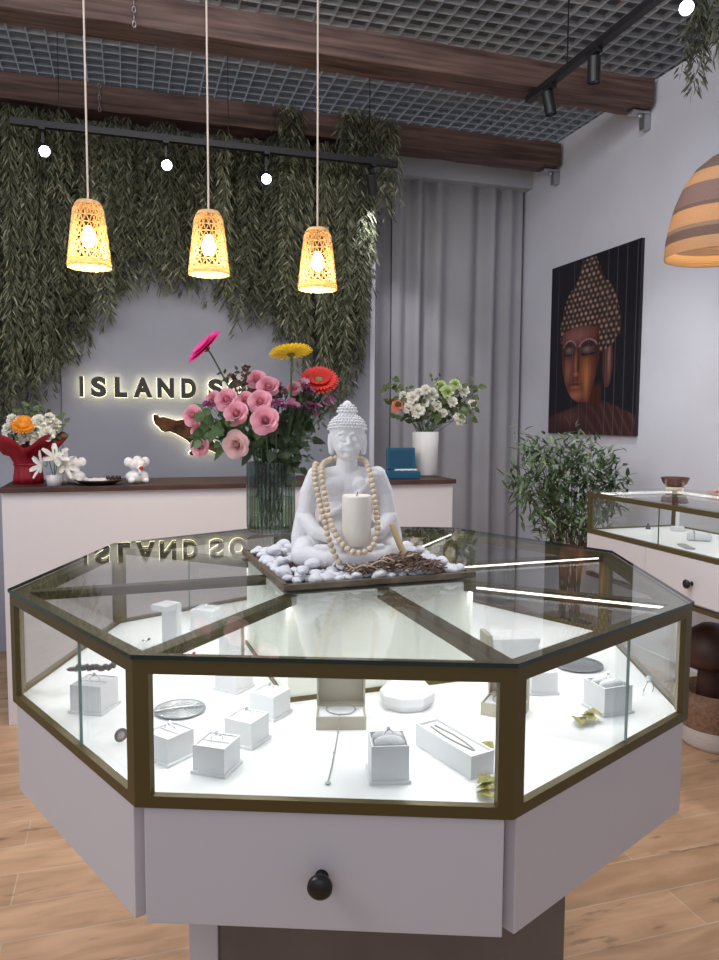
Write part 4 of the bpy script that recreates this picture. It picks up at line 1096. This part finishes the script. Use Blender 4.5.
# ------------------------------------------------------------ track lights
lensm = mat('spot_lens', (1, 1, 1), .3, emit=(.85, .92, 1.0), es=45)
def head(p, d, label, power=25, lit=True, angle=75, rail_z=None):
    t = thing('track_spotlight', label, 'spotlight', p)
    d = Vector(d).normalized(); M = aim((0, 0, 0), d)
    bm = new(); lathe(bm, [(0, -.055), (.026, -.055), (.028, -.05), (.028, .055), (.0265, .055), (.0245, .045), (0, .045)], 28, M); obj('housing', bm, black, t, smooth=False)
    bm = new(); lathe(bm, [(0, .0455), (.024, .0455), (.022, .052), (0, .054)], 24, M); obj('lens', bm, lensm if lit else mat('dark_lens', (.02, .02, .02), .2), t, smooth=True)
    if rail_z:
        bm = new(); box(bm, -.006, .006, -.006, .006, .02, rail_z - p.z); box(bm, -.015, .015, -.04, .04, rail_z - p.z - .018, rail_z - p.z); obj('adapter', bm, black, t)
    l = D.lights.new('spot', 'SPOT'); l.energy = power; l.spot_size = math.radians(angle); l.spot_blend = .6; l.shadow_soft_size = .03; l.color = (.95, .97, 1)
    o = D.objects.new('spot', l); C.objects.link(o); o.parent = t; o.matrix_local = aim(d * .058, -d)
    return t
r2 = thing('track_rail', 'long black lighting rail running in front of the hanging greenery', 'light rail', (0, 4.2, 0))
RZ2 = at(205, 143, 1, 4.2).z
bm = new(); box(bm, at(10, 122, 1, 4.2).x, at(397, 167, 1, 4.2).x, -.017, .017, RZ2 - .016, RZ2 + .016); obj('rail', bm, black, r2)
for x in (-.3, .55, 1.35):
    bm = new(); box(bm, x - .002, x + .002, -.002, .002, RZ2 + .016, 3.50); obj('suspension_cable', bm, black, r2)
tgt = Vector((.35, 1.3, 1.1))
for (x, y, lab) in ((43, 149, 'glowing spotlight at the left end of the rear rail'), (166, 163, 'glowing spotlight in the middle of the rear rail'), (266, 177, 'glowing small spotlight right of the middle of the rear rail')):
    p = at(x, y, 1, 4.2); p.z = min(p.z, RZ2 - .075); head(p + Vector((0, 0, 0)), tgt - p, lab, 16 if x < 200 else 8, rail_z=RZ2 - .016)
p = at(372, 184, 1, 4.2); head(p, (.3, .5, -1), 'dark spotlight at the right end of the rear rail, turned away', 20, False, rail_z=RZ2 - .016)
r1 = thing('track_rail', 'black lighting rail at the upper right running towards the rear', 'light rail', (2.01, 0, 3.0))
bm = new(); box(bm, -.018, .018, 1.3, 3.58, -.016, .016); obj('rail', bm, black, r1)
bm = new(); tube(bm, [(0, 3.22, .016), (0, 3.22, .50)], .004, 6); obj('suspension_cable', bm, black, r1)
bm = new(); tube(bm, [(0, 2.0, .016), (0, 2.0, .50)], .004, 6); obj('suspension_cable', bm, black, r1)
p = at(549, 107, 0, 2.01); head(Vector((p.x, p.y, 2.905)), (.18, -.1, -1), 'black spotlight nearest the far end of the right rail', 26, False, rail_z=2.984)
p = at(594, 70, 0, 2.01); head(Vector((p.x, p.y, 2.905)), (0.05, .05, -1), 'black cylindrical spotlight hanging straight down from the right rail', 26, False, rail_z=2.984)
p = at(686, 4, 2, 2.95); head(p, (ORG - p) + Vector((.6, .5, -.5)), 'brightly glowing spotlight at the top right corner', 60, True, rail_z=3.5)

# ------------------------------------------------------------ bamboo pendant lamps
bamboo = mat('bamboo_weave', (.86, .66, .36), .6, var=.12, vscale=60, trans=.5)
bulbm = mat('bulb_glow', (1, 1, 1), .4, emit=(1.0, .80, .42), es=16)
cordm = mat('rope_cord', (.50, .42, .36), .8)
for (x, yt, yb, lab) in ((88, 203, 268, 'leftmost of the three small bamboo pendant lamps, over the left of the counter'), (208.5, 213, 275, 'middle one of the three small bamboo pendant lamps'), (317.5, 230, 290, 'rightmost and lowest of the three small bamboo pendant lamps, above the red daisy')):
    pt = at(x, yt, 1, 3.0); pb = at(x, yb, 1, 3.0); Hh = pt.z - pb.z
    t = thing('pendant_lamp', lab, 'lamp', (pt.x, 3.0, pb.z), 0, 'small bamboo pendant lamps')
    bm = new(); nz, na = 9, 17; rg = []
    rad = lambda f: .076 + (.049 - .076) * f ** 1.15 - (.010 * max(0, (f - .88) / .12) ** 2)
    for j in range(nz + 1):
        f = j / nz; r = rad(f); rg.append([bm.verts.new((r * math.cos(2 * PI * (i + .5 * (j % 2)) / na), r * math.sin(2 * PI * (i + .5 * (j % 2)) / na), f * Hh)) for i in range(na)])
    for j in range(nz):
        for i in range(na):
            a, b = rg[j], rg[j + 1]; k = (i + 1) % na
            if j % 2: bm.faces.new((a[i], a[k], b[k])); bm.faces.new((a[i], b[k], b[i]))
            else: bm.faces.new((a[i], a[k], b[i])); bm.faces.new((a[k], b[k], b[i]))
    o = obj('lamp_shade', bm, bamboo, t); wm = o.modifiers.new('w', 'WIREFRAME'); wm.thickness = .0075; wm.use_even_offset = False
    for nm, f0, f1, off in (('rim_band', 0, .10, .001), ('top_band', .95, 1.0, .001)):
        bm = new(); lathe(bm, [(rad(f0) + off, f0 * Hh), (rad(f1) + off, f1 * Hh), (rad(f1) + off + .003, f1 * Hh), (rad(f0) + off + .003, f0 * Hh), (rad(f0) + off, f0 * Hh)], 40, cap=False); obj(nm, bm, bamboo, t, smooth=True)
    bm = new(); lathe(bm, [(0, Hh + .001), (rad(1) , Hh + .001), (rad(1), Hh + .005), (0, Hh + .006)], 32); obj('cap', bm, bamboo, t)
    bm = new(); lathe(bm, [(.0, .075), (.014, .078), (.026, .098), (.027, .112), (.016, .140), (.012, .15), (0, .15)], 20); b = obj('bulb', bm, bulbm, t, smooth=True)
    bm = new(); lathe(bm, [(0, .151), (.014, .151), (.014, .19), (0, .19)], 16); obj('socket', bm, black, t)
    bm = new(); tube(bm, [(0, 0, .19), (0, 0, 3.5 - pb.z)], .0038, 6); obj('cord', bm, cordm, t)
    l = D.lights.new('bulb_light', 'POINT'); l.energy = 5.5; l.color = (1, .82, .5); l.shadow_soft_size = .03; lo = D.objects.new('bulb_light', l); C.objects.link(lo); lo.parent = t; lo.location = (0, 0, .055)

# large woven dome lamp
def band_mat():
    m = mat('woven_rattan', (.5, .3, .2), .7, trans=.35, bump=.0); nt = m.node_tree; N = nt.nodes; L = nt.links
    tc = N.new('ShaderNodeTexCoord'); sx = N.new('ShaderNodeSeparateXYZ'); L.new(tc.outputs['Object'], sx.inputs[0])
    dv = N.new('ShaderNodeMath'); dv.operation = 'DIVIDE'; dv.inputs[1].default_value = .40; L.new(sx.outputs['Z'], dv.inputs[0])
    r = N.new('ShaderNodeValToRGB'); r.color_ramp.interpolation = 'CONSTANT'; L.new(dv.outputs[0], r.inputs[0]); e = r.color_ramp.elements
    lt, dkc, md = (.72, .45, .24, 1), (.27, .18, .15, 1), (.45, .31, .22, 1)
    e[0].color = lt; e[1].position = .11; e[1].color = dkc
    for ps, c in ((.20, md), (.24, lt), (.40, dkc), (.44, (.36, .24, .21, 1)), (.64, lt), (.78, dkc), (.93, md)):
        q = e.new(ps); q.color = c
    L.new(r.outputs[0], N['Principled BSDF'].inputs['Base Color'])
    for n in N:
        if n.type == 'BSDF_TRANSLUCENT': L.new(r.outputs[0], n.inputs['Color'])
    w_ = N.new('ShaderNodeTexWave'); w_.bands_direction = 'Z'; w_.inputs['Scale'].default_value = 45; w_.inputs['Distortion'].default_value = 1.5; w_.inputs['Detail Scale'].default_value = 8; L.new(tc.outputs['Object'], w_.inputs[0])
    bp = N.new('ShaderNodeBump'); bp.inputs['Strength'].default_value = .6; bp.inputs['Distance'].default_value = .004; L.new(w_.outputs['Color'], bp.inputs['Height']); L.new(bp.outputs[0], N['Principled BSDF'].inputs['Normal'])
    return m
lc = at(721, 257, 1, 2.4)
t = thing('woven_dome_lamp', 'large banded woven rattan dome lamp at the right edge above the side showcase', 'lamp', lc)
bm = new(); RR = .205; prf = [(RR, 0), (RR * .985, .06), (RR * .93, .13), (RR * .84, .20), (RR * .70, .27), (RR * .5, .33), (RR * .25, .372), (.03, .385)]
lathe(bm, prf + [(max(.02, r - .005), z) for r, z in prf[::-1]] + [(RR, 0)], 72, cap=False); obj('lamp_shade', bm, band_mat(), t, smooth=True)
bm = new(); lathe(bm, [(0, .10), (.02, .105), (.034, .135), (.03, .165), (.014, .19), (0, .19)], 20); obj('bulb', bm, bulbm, t, smooth=True)
bm = new(); tube(bm, [(0, 0, .19), (0, 0, 3.5 - lc.z)], .006, 6); obj('cord', bm, cordm, t)
bm = new(); torus(bm, .02, .004, T(0, 0, .40) @ RX(PI / 2)); obj('hanging_loop', bm, cordm, t)
l = D.lights.new('bulb_light', 'POINT'); l.energy = 2.6; l.color = (1, .8, .5); l.shadow_soft_size = .04; lo = D.objects.new('bulb_light', l); C.objects.link(lo); lo.parent = t; lo.location = (0, 0, .08)

# ------------------------------------------------------------ painting
def paint(u, v):
    """u across, v down, 0..1 arrays -> rgb"""
    def sm(e0, e1, x): t_ = np.clip((x - e0) / (e1 - e0), 0, 1); return t_ * t_ * (3 - 2 * t_)
    def gau(cu, cv, su, sv): return np.exp(-((u - cu) / su) ** 2 - ((v - cv) / sv) ** 2)
    col = np.zeros(u.shape + (3,)); bg = np.array((.010, .009, .014)); col[:] = bg
    def mix(mask, c): nonlocal col; col = col * (1 - mask[..., None]) + np.array(c) * mask[..., None]
    pl = np.abs(((u * 10.3) % 1) - .5)
    # shoulders and robe
    top = .90 - .12 * np.exp(-((u - .55) / .26) ** 2) - .02 * np.sin(u * 9)
    rob = sm(0, .012, v - top); mix(rob, (.055, .018, .018))
    mix(rob * (.5 + .5 * np.sin((u * .9 - v * 1.1) * 60 + 3 * np.sin(u * 8))) ** 3 * sm(.3, .6, u) * .6, (.12, .05, .045))
    mix(rob * gau(.25, .9, .15, .05) * .5, (.20, .08, .07))
    # neck
    nk = sm(0, .02, .12 - np.abs(u - .53)) * sm(.70, .74, v) * (1 - sm(.82, .86, v)); mix(nk, (.07, .018, .012))
    # ear
    ear = ((u - .70) / .055) ** 2 + ((v - .60) / .14) ** 2 < 1; mix(ear * 1.0, (.10, .03, .022)); mix(gau(.715, .58, .015, .10) * ear, (.36, .18, .15))
    # hair
    halfw = np.where(v < .16, .06 + (v / .16) * .12, .18 + .165 * np.sqrt(np.clip((v - .16) / .20, 0, 1)))
    hc = .47 + .02 * v; hair = ((np.abs(u - hc) < halfw) & (v > .012) & (v < .46)) | (((u - .56) / .26) ** 2 + ((v - .40) / .15) ** 2 < 1)
    mix(hair * 1.0, (.035, .018, .016))
    row = np.floor(v / .030); fu = ((u / .052 + .5 * (row % 2)) % 1) - .5; fv = (v / .030 % 1) - .5
    cur = np.clip(1 - (fu / .40) ** 2 - (fv / .44) ** 2, 0, 1) ** .7
    lit = np.clip(.95 - 1.1 * np.abs(u - .42 - .1 * v), .2, 1); mix(hair * cur * lit * (.6 + .4 * np.sin(row * 2.3 + np.floor(u / .052 + .5 * (row % 2)) * 5.1)) * .95, (.48, .28, .19))
    mix(hair * np.clip(cur * 1.6 - 1.0, 0, 1) * lit * .8, (.78, .60, .48))
    # face
    fcx = .375 + .02 * np.sin((v - .4) * 5); fw_ = .235 * np.sqrt(np.clip(1 - ((v - .54) / .275) ** 2.0, 0, 1))
    fr = np.where(v < .56, .60, .61 - .70 * np.clip(v - .56, 0, 1) ** 1.35); face = (u > fcx - fw_ * .98) & (u < np.maximum(fr, .3)) & (v > .375 + .12 * np.abs(u - .38)) & (v < .815)
    f = face * 1.0; mix(f, (.085, .022, .014))
    mix(f * gau(.34, .43, .20, .05), (.30, .11, .095)); mix(f * gau(.45, .64, .085, .10), (.40, .11, .04)); mix(f * gau(.24, .63, .05, .08), (.36, .13, .08))
    mix(f * gau(.345, .775, .09, .03), (.50, .17, .09)); mix(f * gau(.47, .69, .03, .09) * .8, (.62, .24, .09))
    mix(f * sm(.53, .64, u) * .5, (.05, .013, .010))
    # eyes
    for cu, cv, su in ((.258, .505, .062), (.475, .512, .085)):
        e_ = ((u - cu) / su) ** 2 + ((v - cv) / .040) ** 2; mix(f * np.exp(-(e_ / 1.5) ** 2) * .9, (.022, .011, .013)); mix(f * sm(1.1, .6, e_) * (v > cv - .01), (.085, .05, .052)); mix(f * gau(cu - .01, cv + .005, su * .45, .014), (.24, .16, .155))
        arc = np.abs(np.sqrt(((u - cu) / (su * 1.35)) ** 2 + ((v - cv - .012) / .062) ** 2) - 1) < .07; mix(f * arc * (v < cv - .012) * .75, (.42, .30, .28))
        mix(f * (np.abs(v - cv - .034 + .3 * (u - cu) ** 2) < .005) * (np.abs(u - cu) < su), (.012, .006, .006))
    # nose
    mix(f * gau(.335, .60, .016, .075), (.44, .15, .08)); mix(f * gau(.375, .60, .018, .07) * .8, (.03, .01, .01)); mix(f * gau(.335, .67, .035, .012) * .8, (.10, .025, .02)); mix(f * gau(.34, .655, .025, .012), (.50, .2, .12))
    # mouth
    mix(f * gau(.335, .712, .058, .008), (.02, .006, .006)); mix(f * gau(.34, .728, .05, .010), (.46, .14, .10)); mix(f * gau(.335, .700, .045, .007) * .7, (.30, .08, .06))
    # planks
    ln = (pl > .482); mix(ln * .35, (.30, .28, .32)); mix((pl > .465) * (pl <= .482) * .6, (.004, .004, .006))
    return np.clip(col, 0, 1)
t = thing('wall_painting', 'large dark plank painting of a serene curly-haired face in copper tones on the white wall', 'painting', (WX, 4.028, 1.266))
bm = new(); box(bm, -.022, -.001, -.456, .456, 0, 1.092); obj('plank_panel', bm, mat('plank_black', (.012, .011, .014), .5), t)
nu, nv = 220, 260
uu, vv = np.meshgrid(np.linspace(0, 1, nu), np.linspace(0, 1, nv)); colr = paint(uu, vv)
V = [(-.0225, .455 - .91 * uu[j, i], 1.091 * (1 - vv[j, i])) for j in range(nv) for i in range(nu)]
F = [(j * nu + i, j * nu + i + 1, (j + 1) * nu + i + 1, (j + 1) * nu + i) for j in range(nv - 1) for i in range(nu - 1)]
pm = colorattr('painted_picture', .45); o = rawobj('picture', V, F, pm, t)
ca = o.data.color_attributes.new('Col', 'FLOAT_COLOR', 'POINT'); buf = np.ones((nv * nu, 4), dtype=np.float32); buf[:, :3] = colr.reshape(-1, 3); ca.data.foreach_set('color', buf.ravel())

# ------------------------------------------------------------ side showcase
SX0, SX1, SY0, SY1 = 1.95, 2.42, 1.0, 2.86; SG = .855
sh = thing('side_showcase', 'long white showcase with bronze frame and glass top along the white wall at the right', 'display case', (0, 0, 0))
bm = new(); box(bm, SX0, SX1, SY0, SY1, ZT - .008, ZT, mi=0); o = obj('glass_top', bm, glass_clear, sh)
bm = new()
for (a, b, c, d) in ((SX0, SX0 + .02, SY0, SY1), (SX1 - .02, SX1, SY0, SY1), (SX0 + .02, SX1 - .02, SY1 - .02, SY1), (SX0 + .02, SX1 - .02, SY0, SY0 + .02)): box(bm, a, b, c, d, ZT - .028, ZT - .0085)
obj('top_rail', bm, bronze, sh)
bm = new()
for (a, b, c, d) in ((SX0, SX0 + .02, SY0, SY1), (SX1 - .02, SX1, SY0, SY1), (SX0 + .02, SX1 - .02, SY1 - .02, SY1), (SX0 + .02, SX1 - .02, SY0, SY0 + .02)): box(bm, a, b, c, d, SG, SG + .018)
obj('bottom_rail', bm, bronze, sh)
for (a, c) in ((SX0, SY1 - .02), (SX1 - .02, SY1 - .02), (SX0, SY0), (SX1 - .02, SY0), (SX0, 1.93)):
    bm = new(); box(bm, a, a + (.014 if c == 1.93 else .02), c, c + (.014 if c == 1.93 else .02), SG + .018, ZT - .028); obj('post', bm, bronze, sh)
for (x0, x1, y0, y1) in ((SX0 + .004, SX0 + .008, 2.40, SY1 - .02), (SX0 + .010, SX0 + .014, 1.95, 2.44), (SX0 + .02, SX1 - .02, SY1 - .010, SY1 - .006), (SX1 - .010, SX1 - .006, SY0 + .02, SY1 - .02), (SX0 + .006, SX0 + .010, SY0 + .02, 1.93)):
    bm = new(); box(bm, x0, x1, y0, y1, SG + .018, ZT - .028); obj('glass_pane', bm, glass_clear, sh)
bm = new(); box(bm, SX0 + .0039, SX0 + .0081, 2.398, 2.400, SG + .018, ZT - .028); obj('pane_edge', bm, glass_edge, sh)
bm = new(); box(bm, SX0 + .02, SX1 - .02, SY0 + .02, SY1 - .02, SG + .001, SG + .014); obj('display_deck', bm, deckm, sh)
bm = new(); box(bm, SX1 - .034, SX1 - .022, SY0 + .05, SY1 - .05, ZT - .020, ZT - .010); box(bm, SX0 + .05, SX1 - .05, SY1 - .034, SY1 - .022, ZT - .020, ZT - .010); obj('led_strip', bm, LED, sh)
l = area('showcase_led_light', (SX1 - .06, 1.95, ZT - .035), (SX1 - .12, 1.95, .8), .012, 1.6, 2.6, (1, .99, .96), sh)
bm = new(); box(bm, SX0 + .02, SX1 - .005, SY0 + .02, SY1 - .01, .68, SG - .0005); obj('carcass', bm, white_lac, sh)
for y1, y0 in ((2.86, 2.465), (2.465, 1.945), (1.945, 1.425), (1.425, 1.0)):
    bm = new(); box(bm, SX0 + .001, SX0 + .019, y0 + .001, y1 - .001, .690, SG - .002); dr = obj('drawer_front', bm, white_lac, sh, bev=.0012)
    if y1 > 2.8 or y0 < 1.1: continue
    M = T(SX0 + .001, (y0 + y1) / 2, .762) @ RY(-PI / 2); bm = new(); lathe(bm, [(.009, 0), (.006, .004), (.0055, .012), (.013, .016), (.0165, .022), (.0165, .027), (.012, .031), (.0, .032)], 24, M)
    obj('knob', bm, blackknob, dr, smooth=True)
bm = new(); box(bm, SX0 + .001, SX1, SY0, SY1, .664, .6795); obj('base_rail', bm, bronze, sh)
bm = new(); box(bm, SX0 + .20, SX1 - .02, 1.35, 2.15, 0, .6635); obj('pedestal', bm, white_lac, sh)
ring(Vector((2.2, 2.05, SG + .0143)), .5, 'silver ring standing on the deck of the side showcase', s=1.3)
SDK = SG + .0143
t = thing('cloth_roll', 'white rolled cloth display on the deck of the side showcase', 'jewellery stand', at(699, 541, 2, SDK), -.6)
bm = new(); lathe(bm, [(0, -.045), (.014, -.045), (.017, -.03), (.017, .04), (0, .05)], 20, T(0, 0, .0172) @ RY(PI / 2)); obj('roll', bm, paper2, t, smooth=True)
bm = new(); torus(bm, .019, .002, T(-.02, 0, .021) @ RY(PI / 2)); obj('bangle', bm, m2, t, smooth=True)
t = thing('silver_bangles', 'flat row of silver chains on the deck near the glass of the side showcase', 'bracelet', at(686, 547, 2, SDK), 1.2)
bm = new()
for q in range(6): torus(bm, .016, .0022, T(-.045 + q * .018, 0, .0022), 16, 6)
obj('links', bm, m2, t, smooth=True)
t = thing('card_stand', 'small white standing card at the back of the side showcase', 'jewellery stand', at(677, 531, 2, SDK), -.2)
bm = new(); box(bm, -.028, .028, -.014, .014, 0, .022); obj('base', bm, paper, t, bev=.004)
bm = new(); box(bm, -.008, .008, -.002, .002, .0222, .11); obj('upright', bm, paper, t)
t = thing('small_bell', 'tiny dark knob-like charm on the deck of the side showcase', 'ornament', at(648, 529, 2, SDK))
bm = new(); lathe(bm, [(0, 0), (.011, 0), (.009, .012), (.004, .018), (.006, .024), (0, .026)], 16); obj('charm_body', bm, MATS['dark_pewter'], t, smooth=True)
# bowl and shells on top
bp_ = Vector((2.345, 2.78, ZT + .0003))
t = thing('wooden_bowl', 'small dark brown wooden bowl on a pale foot on the side showcase', 'bowl', bp_)
bm = new(); lathe(bm, [(0, .014), (.030, .014), (.050, .028), (.060, .052), (.061, .056), (.057, .056), (.046, .032), (.028, .020), (0, .019)], 40); obj('bowl_body', bm, mat('bowl_wood', (.11, .035, .025), .35, var=.4, vscale=20), t, smooth=True)
bm = new(); lathe(bm, [(0, 0), (.034, 0), (.038, .006), (.044, .0138), (0, .0138)], 32); obj('foot', bm, mat('pale_wood', (.72, .62, .45), .5), t, smooth=True)
t = thing('shell_dish', 'shallow dish of pinkish shells beside the wooden bowl', 'dish', (2.36, 2.50, ZT + .0003))
bm = new(); lathe(bm, [(0, 0), (.045, 0), (.075, .016), (.072, .017), (.045, .005), (0, .004)], 36); obj('dish_body', bm, mat('rose_dish', (.55, .36, .32), .5), t, smooth=True)
shm = mat('pink_shell', (.66, .42, .36), .45, var=.25, vscale=60)
for k in range(12):
    bm = new(); a = k * 2.4; rr = .010 + .0038 * k; lathe(bm, [(0, 0), (.006, .002), (.009, .008), (.007, .015), (.003, .021), (0, .024)], 12, RX(1.2) @ T(0, 0, -.01), ribs=.08, rib_n=6)
    o = obj('shell', bm, shm, None, smooth=True, loc=(2.36 + rr * math.cos(a), 2.50 + rr * math.sin(a), ZT + .019)); o.rotation_euler = (0, 0, a); tag(o, 'small pinkish shell in the shallow dish beside the wooden bowl', 'shell', 'shells in the dish')

# ------------------------------------------------------------ plant in the corner
pc = Vector((at(572, 520, 1, 3.35).x, 3.35, 0))
pl_ = thing('potted_bamboo', 'leafy green potted bamboo plant on the floor under the painting', 'potted plant', pc)
bm = new(); lathe(bm, [(0, 0), (.12, 0), (.15, .30), (.155, .32), (.14, .32), (.135, .28), (0, .28)], 40); obj('pot', bm, mat('pot_basket', (.38, .26, .18), .8, bump=.5, bscale=90), pl_, smooth=True)
bm = new(); lathe(bm, [(0, .281), (.134, .281), (.13, .29), (0, .295)], 30); obj('soil', bm, mat('soil', (.04, .03, .02), .95), pl_)
random.seed(9)
clu = [(529, 440), (522, 465), (515, 480), (528, 490), (534, 508), (545, 520), (556, 530), (572, 436), (558, 445), (546, 455), (580, 450), (592, 447), (604, 462), (614, 455), (618, 475), (606, 478), (596, 470), (566, 470), (556, 480), (545, 470), (548, 495), (565, 500), (575, 515), (585, 525), (590, 505), (600, 500), (612, 495), (575, 485), (588, 488), (540, 482), (583, 537), (566, 520), (555, 508), (535, 450), (621, 488), (604, 512), (576, 460)]
V = []; F = []; bmS = new()
def dist(n): return random.uniform(-.16, .16)
for (x, y) in clu:
    c = at(x, y, 1, 3.35 + random.uniform(-.14, .14)) - pc
    a = random.uniform(0, 2 * PI); b0 = Vector((.05 * math.cos(a), .05 * math.sin(a), .29))
    m1 = Vector((c.x * .35, c.y * .35, b0.z + (c.z - b0.z) * .6)); P = curve_pts([b0, m1, c], 12); tube(bmS, P, .004, 6, .0015)
    for k in range(44):
        q = P[random.randint(8, len(P) - 1)] * .35 + c * .65 + Vector((random.gauss(0, .035), random.gauss(0, .035), random.gauss(0, .035)))
        d = (c - m1).normalized() * .5 + rv(1) + Vector((0, 0, -.1)); leaf(V, F, q, d, Vector((0, 0, 1)) + rv(.4), random.uniform(.055, .095), random.uniform(.014, .022), .25, .25)
    
plantleaf = mat('plant_leaf', (.10, .155, .07), .45, trans=.15); nt = plantleaf.node_tree
g_ = nt.nodes.new('ShaderNodeNewGeometry'); r_ = nt.nodes.new('ShaderNodeValToRGB'); nt.links.new(g_.outputs['Random Per Island'], r_.inputs[0])
r_.color_ramp.elements[0].color = (.04, .075, .03, 1); r_.color_ramp.elements[1].color = (.20, .28, .14, 1); nt.links.new(r_.outputs[0], nt.nodes['Principled BSDF'].inputs['Base Color'])
rawobj('foliage', V, F, plantleaf, pl_); obj('stems', bmS, mat('plant_stem', (.16, .13, .06), .7), pl_, smooth=True)

# ------------------------------------------------------------ basket and mushroom stool at the right
bk = at(714, 742, 2, 0); bk.z = 0
t = thing('floor_basket', 'round brown woven basket with a white base on the floor at the right edge', 'basket', bk)
bm = new(); lathe(bm, [(0, 0), (.125, 0), (.14, .02), (.145, .085)], 48, cap=False); obj('base', bm, mat('white_rope', (.75, .72, .70), .8, bump=.4, bscale=120), t, smooth=True)
bm = new(); lathe(bm, [(.145, .086), (.148, .14), (.145, .235), (.138, .235), (.138, .09), (0, .088)], 48, cap=False); obj('wall', bm, mat('brown_weave', (.30, .17, .11), .8, bump=.7, bscale=140, var=.3, vscale=60), t, smooth=True)
t = thing('mushroom_sculpture', 'dark brown turned wooden mushroom-shaped sculpture standing in the floor basket', 'sculpture', bk + Vector((-.02, .02, .0885)))
bm = new(); lathe(bm, [(0, 0), (.06, 0), (.052, .10), (.046, .24)], 32, cap=False); obj('stem', bm, darkwood, t, smooth=True)
bm = new(); lathe(bm, [(0, .235), (.10, .24), (.118, .275), (.112, .33), (.085, .385), (.04, .415), (0, .42)], 40); obj('cap', bm, darkwood, t, smooth=True)
